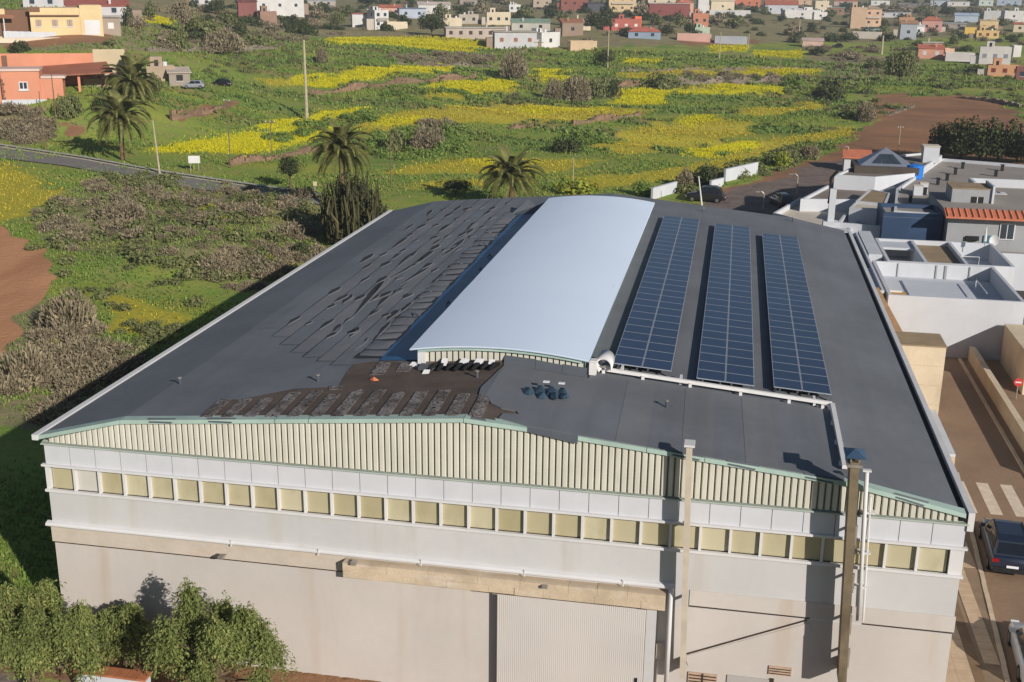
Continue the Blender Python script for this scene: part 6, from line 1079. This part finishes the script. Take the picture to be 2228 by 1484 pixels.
pole(1528, 447, 386, 'white slanting pole beside the parked van', None, mat('pole_white', S(224, 222, 216), .8, .08, 1.), .11, -.18); pole(1733, 424, 384, 'curved street lamp beside the dark yard', None, m_conc, .09, 0, -.7, 'street_lamp', 'lamp'); pole(1660, 456, 422, 'short street lamp right behind the hall', None, m_conc, .08, 0, -.6, 'street_lamp', 'lamp'); pole(1882, 428, 378, 'bent street lamp between the flat roofs', None, m_conc, .1, 0, -1.2, 'street_lamp', 'lamp'); pole(1842, 368, 324, 'slim lamp pole beside the orange canopy', None, m_conc, .08, 0, -.3, 'street_lamp', 'lamp'); pole(1954, 330, 276, 'twin headed lamp pole on the dirt lot', .5, m_conc, .08, 0, 0, 'street_lamp', 'lamp')
g = hit(424, 372); k = ppm(g); sb = thing('sign_board', 'white blank sign board on two legs beside the road', 'sign', tuple(g), .35); box('board', (-.8, .8, -.04, .04, 1.1, 2.15), m_white, sb); box('leg', (-.6, -.5, .042, .12, -.2, 2.1), m_steel, sb); box('leg', (.5, .6, .042, .12, -.2, 2.1), m_steel, sb)
g = hit(686, 416); ms = thing('marker_post', 'small cream marker post under the spreading tree', 'post', tuple(g)); box('post', (-.1, .1, -.1, .1, -.1, .7), m_steel, ms); box('head', (-.2, .2, -.14, .14, .702, 1.25), wallm((226, 206, 160)), ms)
# field walls of rough stone
m_stone = mat('field_stone', S(146, 120, 98), .95, .3, 1.2, .3, S(112, 96, 84), (1, 1, 1), .6, .5, 6); m_stone2 = mat('field_stone_grey', S(140, 128, 114), .95, .3, 1.2, .3, S(104, 96, 90), (1, 1, 1), .6, .5, 6)
def stone_wall(pts, hm, label, m=m_stone, seed=0):
    rg = random.Random(seed); mb_ = MB(); P = []
    for a, b in zip(pts, pts[1:]):
        n = max(1, int(math.hypot(b[0]-a[0], b[1]-a[1])/4))
        for i in range(n): P.append(hit(lerp(a[0], b[0], i/n), lerp(a[1], b[1], i/n)))
    for a, b in zip(P, P[1:]):
        d = b-a; L = float(np.hypot(d[0], d[1]))
        if L > 14 or L < .01: continue
        ang = math.atan2(d[1], d[0]); z = min(a[2], b[2]); zz_ = 0.; hm_ = hm*.8*(.75+.35*math.sin(a[0]*.5+a[1]*.2))
        while zz_ < hm_:
            s_ = rg.uniform(.3, .55); cuts = max(1, int(L/rg.uniform(.5, 1.0)))
            for c in range(cuts):
                if rg.random() < .3*max(0, math.sin(a[0]*.35)+.3)+.05 and zz_ > hm*.4: continue
                Mx = Matrix.Translation(Vector((a[0]+d[0]*(c+.5)/cuts, a[1]+d[1]*(c+.5)/cuts, z-.3+zz_))) @ Matrix.Rotation(ang+rg.uniform(-.06, .06), 4, 'Z'); mb_.box(-L/cuts*.54, L/cuts*.54, -.35-rg.uniform(0, .12), .3, 0, s_*1.02, 0, Mx)
            zz_ += s_
    o = mb_.build('stone_wall', m); return tag(o, label, 'stone wall', 'dry stone field walls')
stone_wall([(676, 208), (760, 198), (850, 184), (1040, 170)], 1.9, 'long brown stone wall below the upper yellow strip', m_stone, 1); stone_wall([(372, 262), (440, 248), (505, 232)], 1.9, 'short brown earth wall left of the tall concrete pole', m_stone, 2); stone_wall([(1245, 272), (1320, 262), (1395, 252)], 1.7, 'brown stone wall in the middle of the ochre terraces', m_stone, 3); stone_wall([(1110, 282), (1165, 274)], 1.6, 'stub of brown stone wall left of the middle terrace wall', m_stone, 4)
stone_wall([(1470, 184), (1600, 182), (1700, 180)], 2.2, 'long grey stone wall between two yellow strips', m_stone2, 5); stone_wall([(1338, 192), (1400, 184)], 2.0, 'short brown wall beside the wide olive bush', m_stone, 6); stone_wall([(500, 360), (600, 346), (695, 330)], 1.3, 'low brown terrace wall right of the sign board', m_stone, 7); stone_wall([(860, 140), (960, 144), (1075, 146)], 1.4, 'grey terrace wall below the top yellow field', m_stone2, 8); stone_wall([(320, 112), (480, 112), (610, 106)], 1.4, 'low grey wall under the bare thickets', m_stone2, 9); stone_wall([(1350, 156), (1500, 152), (1760, 150)], .9, 'thin grey wall above the ochre yellow strip', m_stone2, 10); stone_wall([(2080, 212), (2160, 222), (2228, 236)], 1.1, 'low stone edge at the head of the dirt lot', m_stone2, 11); stone_wall([(1930, 252), (1990, 232)], .8, 'short stone edge on the dirt lot slope', m_stone2, 12)
# white garden walls behind the hall
for pts, h, lb in (([(1576, 396), (1646, 380)], 1.7, 'white garden wall with a pink end beside the track'), ([(1545, 412), (1572, 404)], 1.1, 'broken piece of white garden wall'), ([(1418, 434), (1470, 418)], 1.4, 'white low wall between the vault and the parked van')):
    a, b = hit(*pts[0]), hit(*pts[1]); d = b-a; L = float(np.hypot(d[0], d[1])); o = thing('garden_wall', lb, 'wall', tuple(a), math.atan2(d[1], d[0]), 'white garden walls behind the hall'); box('wall', (0, L, -.15, .15, -.5, h), m_wwall, o); box('coping', (-.05, L+.05, -.2, .2, h+.002, h+.08), m_wwall, o)
# ------------------------------------------------------------------ cars
def car_paint(name, c): 
    if name in _MC: return _MC[name]
    t = NT(name); t.col(t.mix(t.ramp(t.noise(3, 3), .3, .7), dim(c, .9), dim(c, 1.1))); t.b.inputs['Coat Weight'].default_value = .8; t.b.inputs['Coat Roughness'].default_value = .08; _MC[name] = t.set(.35, .5); return t.m
m_tyre = mat('tyre', S(30, 30, 31), .9, .1, 5.); m_rim = mat('rim', S(150, 152, 156), .35, .1, 5., metal=.7); m_cglass = mat('car_glass', S(26, 30, 36), .06, .1, 2., spec=.7); m_tail = mat('tail_light', S(150, 22, 20), .25, .1, 3.); m_head = mat('head_light', S(220, 224, 228), .15, .05, 3.); m_trim = mat('car_trim', S(34, 35, 37), .6, .1, 3.); m_plate = mat('number_plate', S(226, 228, 232), .5, .03, 3.)
def car(name, label, loc, rz, paint, L=4.4, Wd=1.82, H=1.62, group=None):
    t = thing(name, label, 'car', loc, rz, group); hw = Wd/2
    # stations along the length (y forward): half width low, half width belt, z bottom, z belt
    st = [(-L/2, .86, .80, .42, .78), (-L/2+.12, .97, .93, .30, .95), (-L/2+.6, 1., .97, .24, 1.02), (-.4, 1., .97, .22, 1.0), (.7, 1., .96, .22, .98), (L/2-.75, .99, .92, .24, .93), (L/2-.18, .95, .84, .28, .80), (L/2, .82, .70, .40, .66)]
    v = []
    for y, a, b, z0, z1 in st:
        for x, z in ((-a*.94, z0), (-a, z0+.16), (-a*.995, (z0+z1)/2+.08), (-b, z1-.05), (-b*.9, z1), (b*.9, z1), (b, z1-.05), (a*.995, (z0+z1)/2+.08), (a, z0+.16), (a*.94, z0)): v.append((x*hw, y, z*H/1.62))
    n = 10; f = [(i*n+k, i*n+(k+1) % n, (i+1)*n+(k+1) % n, (i+1)*n+k) for i in range(len(st)-1) for k in range(n)]+[tuple(range(n)), tuple(range((len(st)-1)*n, len(st)*n))[::-1]]
    b = raw('body', v, [q[::-1] for q in f], paint, t, True); bv = b.modifiers.new('b', 'BEVEL'); bv.width = .03; bv.segments = 2; bv.limit_method = 'ANGLE'
    zb, zt = .97*H/1.62, H; gh = [(-L/2+.28, zb, .86), (-L/2+.62, zt-.10, .70), (-L/2+1.2, zt, .70), (.1, zt-.01, .70), (.45, zt-.06, .69), (1.15, zb-.02, .84)]
    v = []
    for y, z, a in gh: v += [(-a*hw, y, z), (a*hw, y, z)]
    roofv = v; cab = MB().add(roofv, [(2*i, 2*i+1, 2*i+3, 2*i+2) for i in range(5)]+[(0, 2, 4, 6, 8, 10), (11, 9, 7, 5, 3, 1), (10, 11, 1, 0)])
    c = cab.build('cabin', paint, t, False, True)
    def pane(nm, q, m=m_cglass): return raw(nm, q, [tuple(range(len(q)))], m, t)
    E = lambda i, s_, k: Vector((s_*gh[i][2]*hw*k, gh[i][0], gh[i][1]))
    def slant(i, j, nm):
        a0, a1 = Vector((0, gh[i][0], gh[i][1])), Vector((0, gh[j][0], gh[j][1])); nrm = (a1-a0).cross(Vector((1, 0, 0))).normalized(); nrm = nrm if nrm.z > 0 else -nrm; q = []
        for tt, s_ in ((.1, -1), (.1, 1), (.9, 1), (.9, -1)): w_ = lerp(gh[i][2], gh[j][2], tt)*.88*hw; p = a0.lerp(a1, tt)+nrm*.012; q.append((s_*w_, p.y, p.z))
        return pane(nm, q)
    slant(0, 1, 'rear_window'); slant(5, 4, 'windscreen')
    for s_ in (-1, 1):
        for y0, y1, tp0, tp1 in ((-L/2+.75, -.42, -L/2+.95, -.40), (-.34, .98, -.32, .42)):
            q = [(s_*(.853*hw+.012), y0, zb+.03), (s_*(.853*hw+.012), y1, zb+.03), (s_*(.715*hw+.014), tp1, zt-.13), (s_*(.715*hw+.014), tp0, zt-.13)]; pane('side_window', q if s_ > 0 else q[::-1])
        for y in (-L/2+.85, L/2-.82):
            wl = MB().tube([(s_*(hw-.20), y, .33), (s_*(hw+.012), y, .33)], .33, 18).build('wheel', m_tyre, t); MB().tube([(s_*(hw+.013), y, .33), (s_*(hw+.02), y, .33)], .21, 12).build('rim', m_rim, wl)
        box('tail_light', (s_*hw*.78-.14, s_*hw*.78+.14, -L/2-.012, -L/2+.06, .80, .95), m_tail, t); box('head_light', (s_*hw*.68-.16, s_*hw*.68+.16, L/2-.08, L/2+.006, .60, .72), m_head, t)
        box('mirror', (s_*(hw+.02)-.1, s_*(hw+.02)+.1, .78, .92, zb+.0, zb+.16), paint, t)
        MB().box(s_*hw*.66-.03, s_*hw*.66+.03, -L/2+1.1, .2, zt+.003, zt+.05).build('roof_rail', m_trim, t)
    box('rear_bumper', (-hw*.86, hw*.86, -L/2-.05, -L/2+.1, .32, .58), m_trim, t); box('number_plate', (-.26, .26, -L/2-.062, -L/2-.052, .60-.02, .70), m_plate, t); box('front_grille', (-hw*.5, hw*.5, L/2-.02, L/2+.012, .36, .54), m_trim, t)
    return t
p_blue = car_paint('paint_dark_blue', S(30, 38, 56)); p_white = car_paint('paint_white', S(206, 208, 210)); p_dark = car_paint('paint_black', S(30, 30, 34)); p_red = car_paint('paint_red', S(130, 30, 34)); p_grey = car_paint('paint_grey', S(140, 144, 150))
car('parked_car', 'dark blue estate car parked with its back to the hall front', (39.5, 16.2, .012), -.076, p_blue, 4.95, 1.9, 1.7); car('parked_car', 'silver white car cut by the lower picture corner', (38.8, 6.4, .012), -.076, p_white, 4.4, 1.8, 1.5)
def car_at(px, py, rz, paint, label, **kw): g = hit(px, py); return car('parked_car', label, (g[0], g[1], g[2]), rz, paint, **kw)
car_at(1535, 438, 1.45, p_dark, 'black van parked behind the far edge of the hall', L=4.8, H=1.95); car_at(422, 192, 1.9, p_grey, 'silver grey car parked beside the shack'); car_at(481, 188, 1.5, p_dark, 'dark car standing alone on the meadow'); car_at(1700, 448, .3, p_dark, 'dark car parked beside the white parapet behind the hall', L=4.8, H=1.7); car_at(213, 184, 1.3, p_red, 'dark red car under the carport'); car_at(2170, 92, 1.5, p_dark, 'black car before the yellow house')
car_at(1822, 104, 1.5, p_dark, 'black car on the far lane')
# ------------------------------------------------------------------ air between the hall and the far hills
hz = NT('haze_air'); hz.n.remove(hz.b); pv = hz.new('ShaderNodeVolumePrincipled'); pv.inputs['Color'].default_value = (.80, .86, .95, 1); pv.inputs['Density'].default_value = .0003; pv.inputs['Anisotropy'].default_value = .2; hz.l.new(pv.outputs[0], hz.out.inputs['Volume'])
HZ = MB().box(-4300, 4300, -4300, 4300, -1.5, 96).build('haze', hz.m); tag(HZ, 'thin pale haze in the air over the fields', 'haze', None, 'stuff')
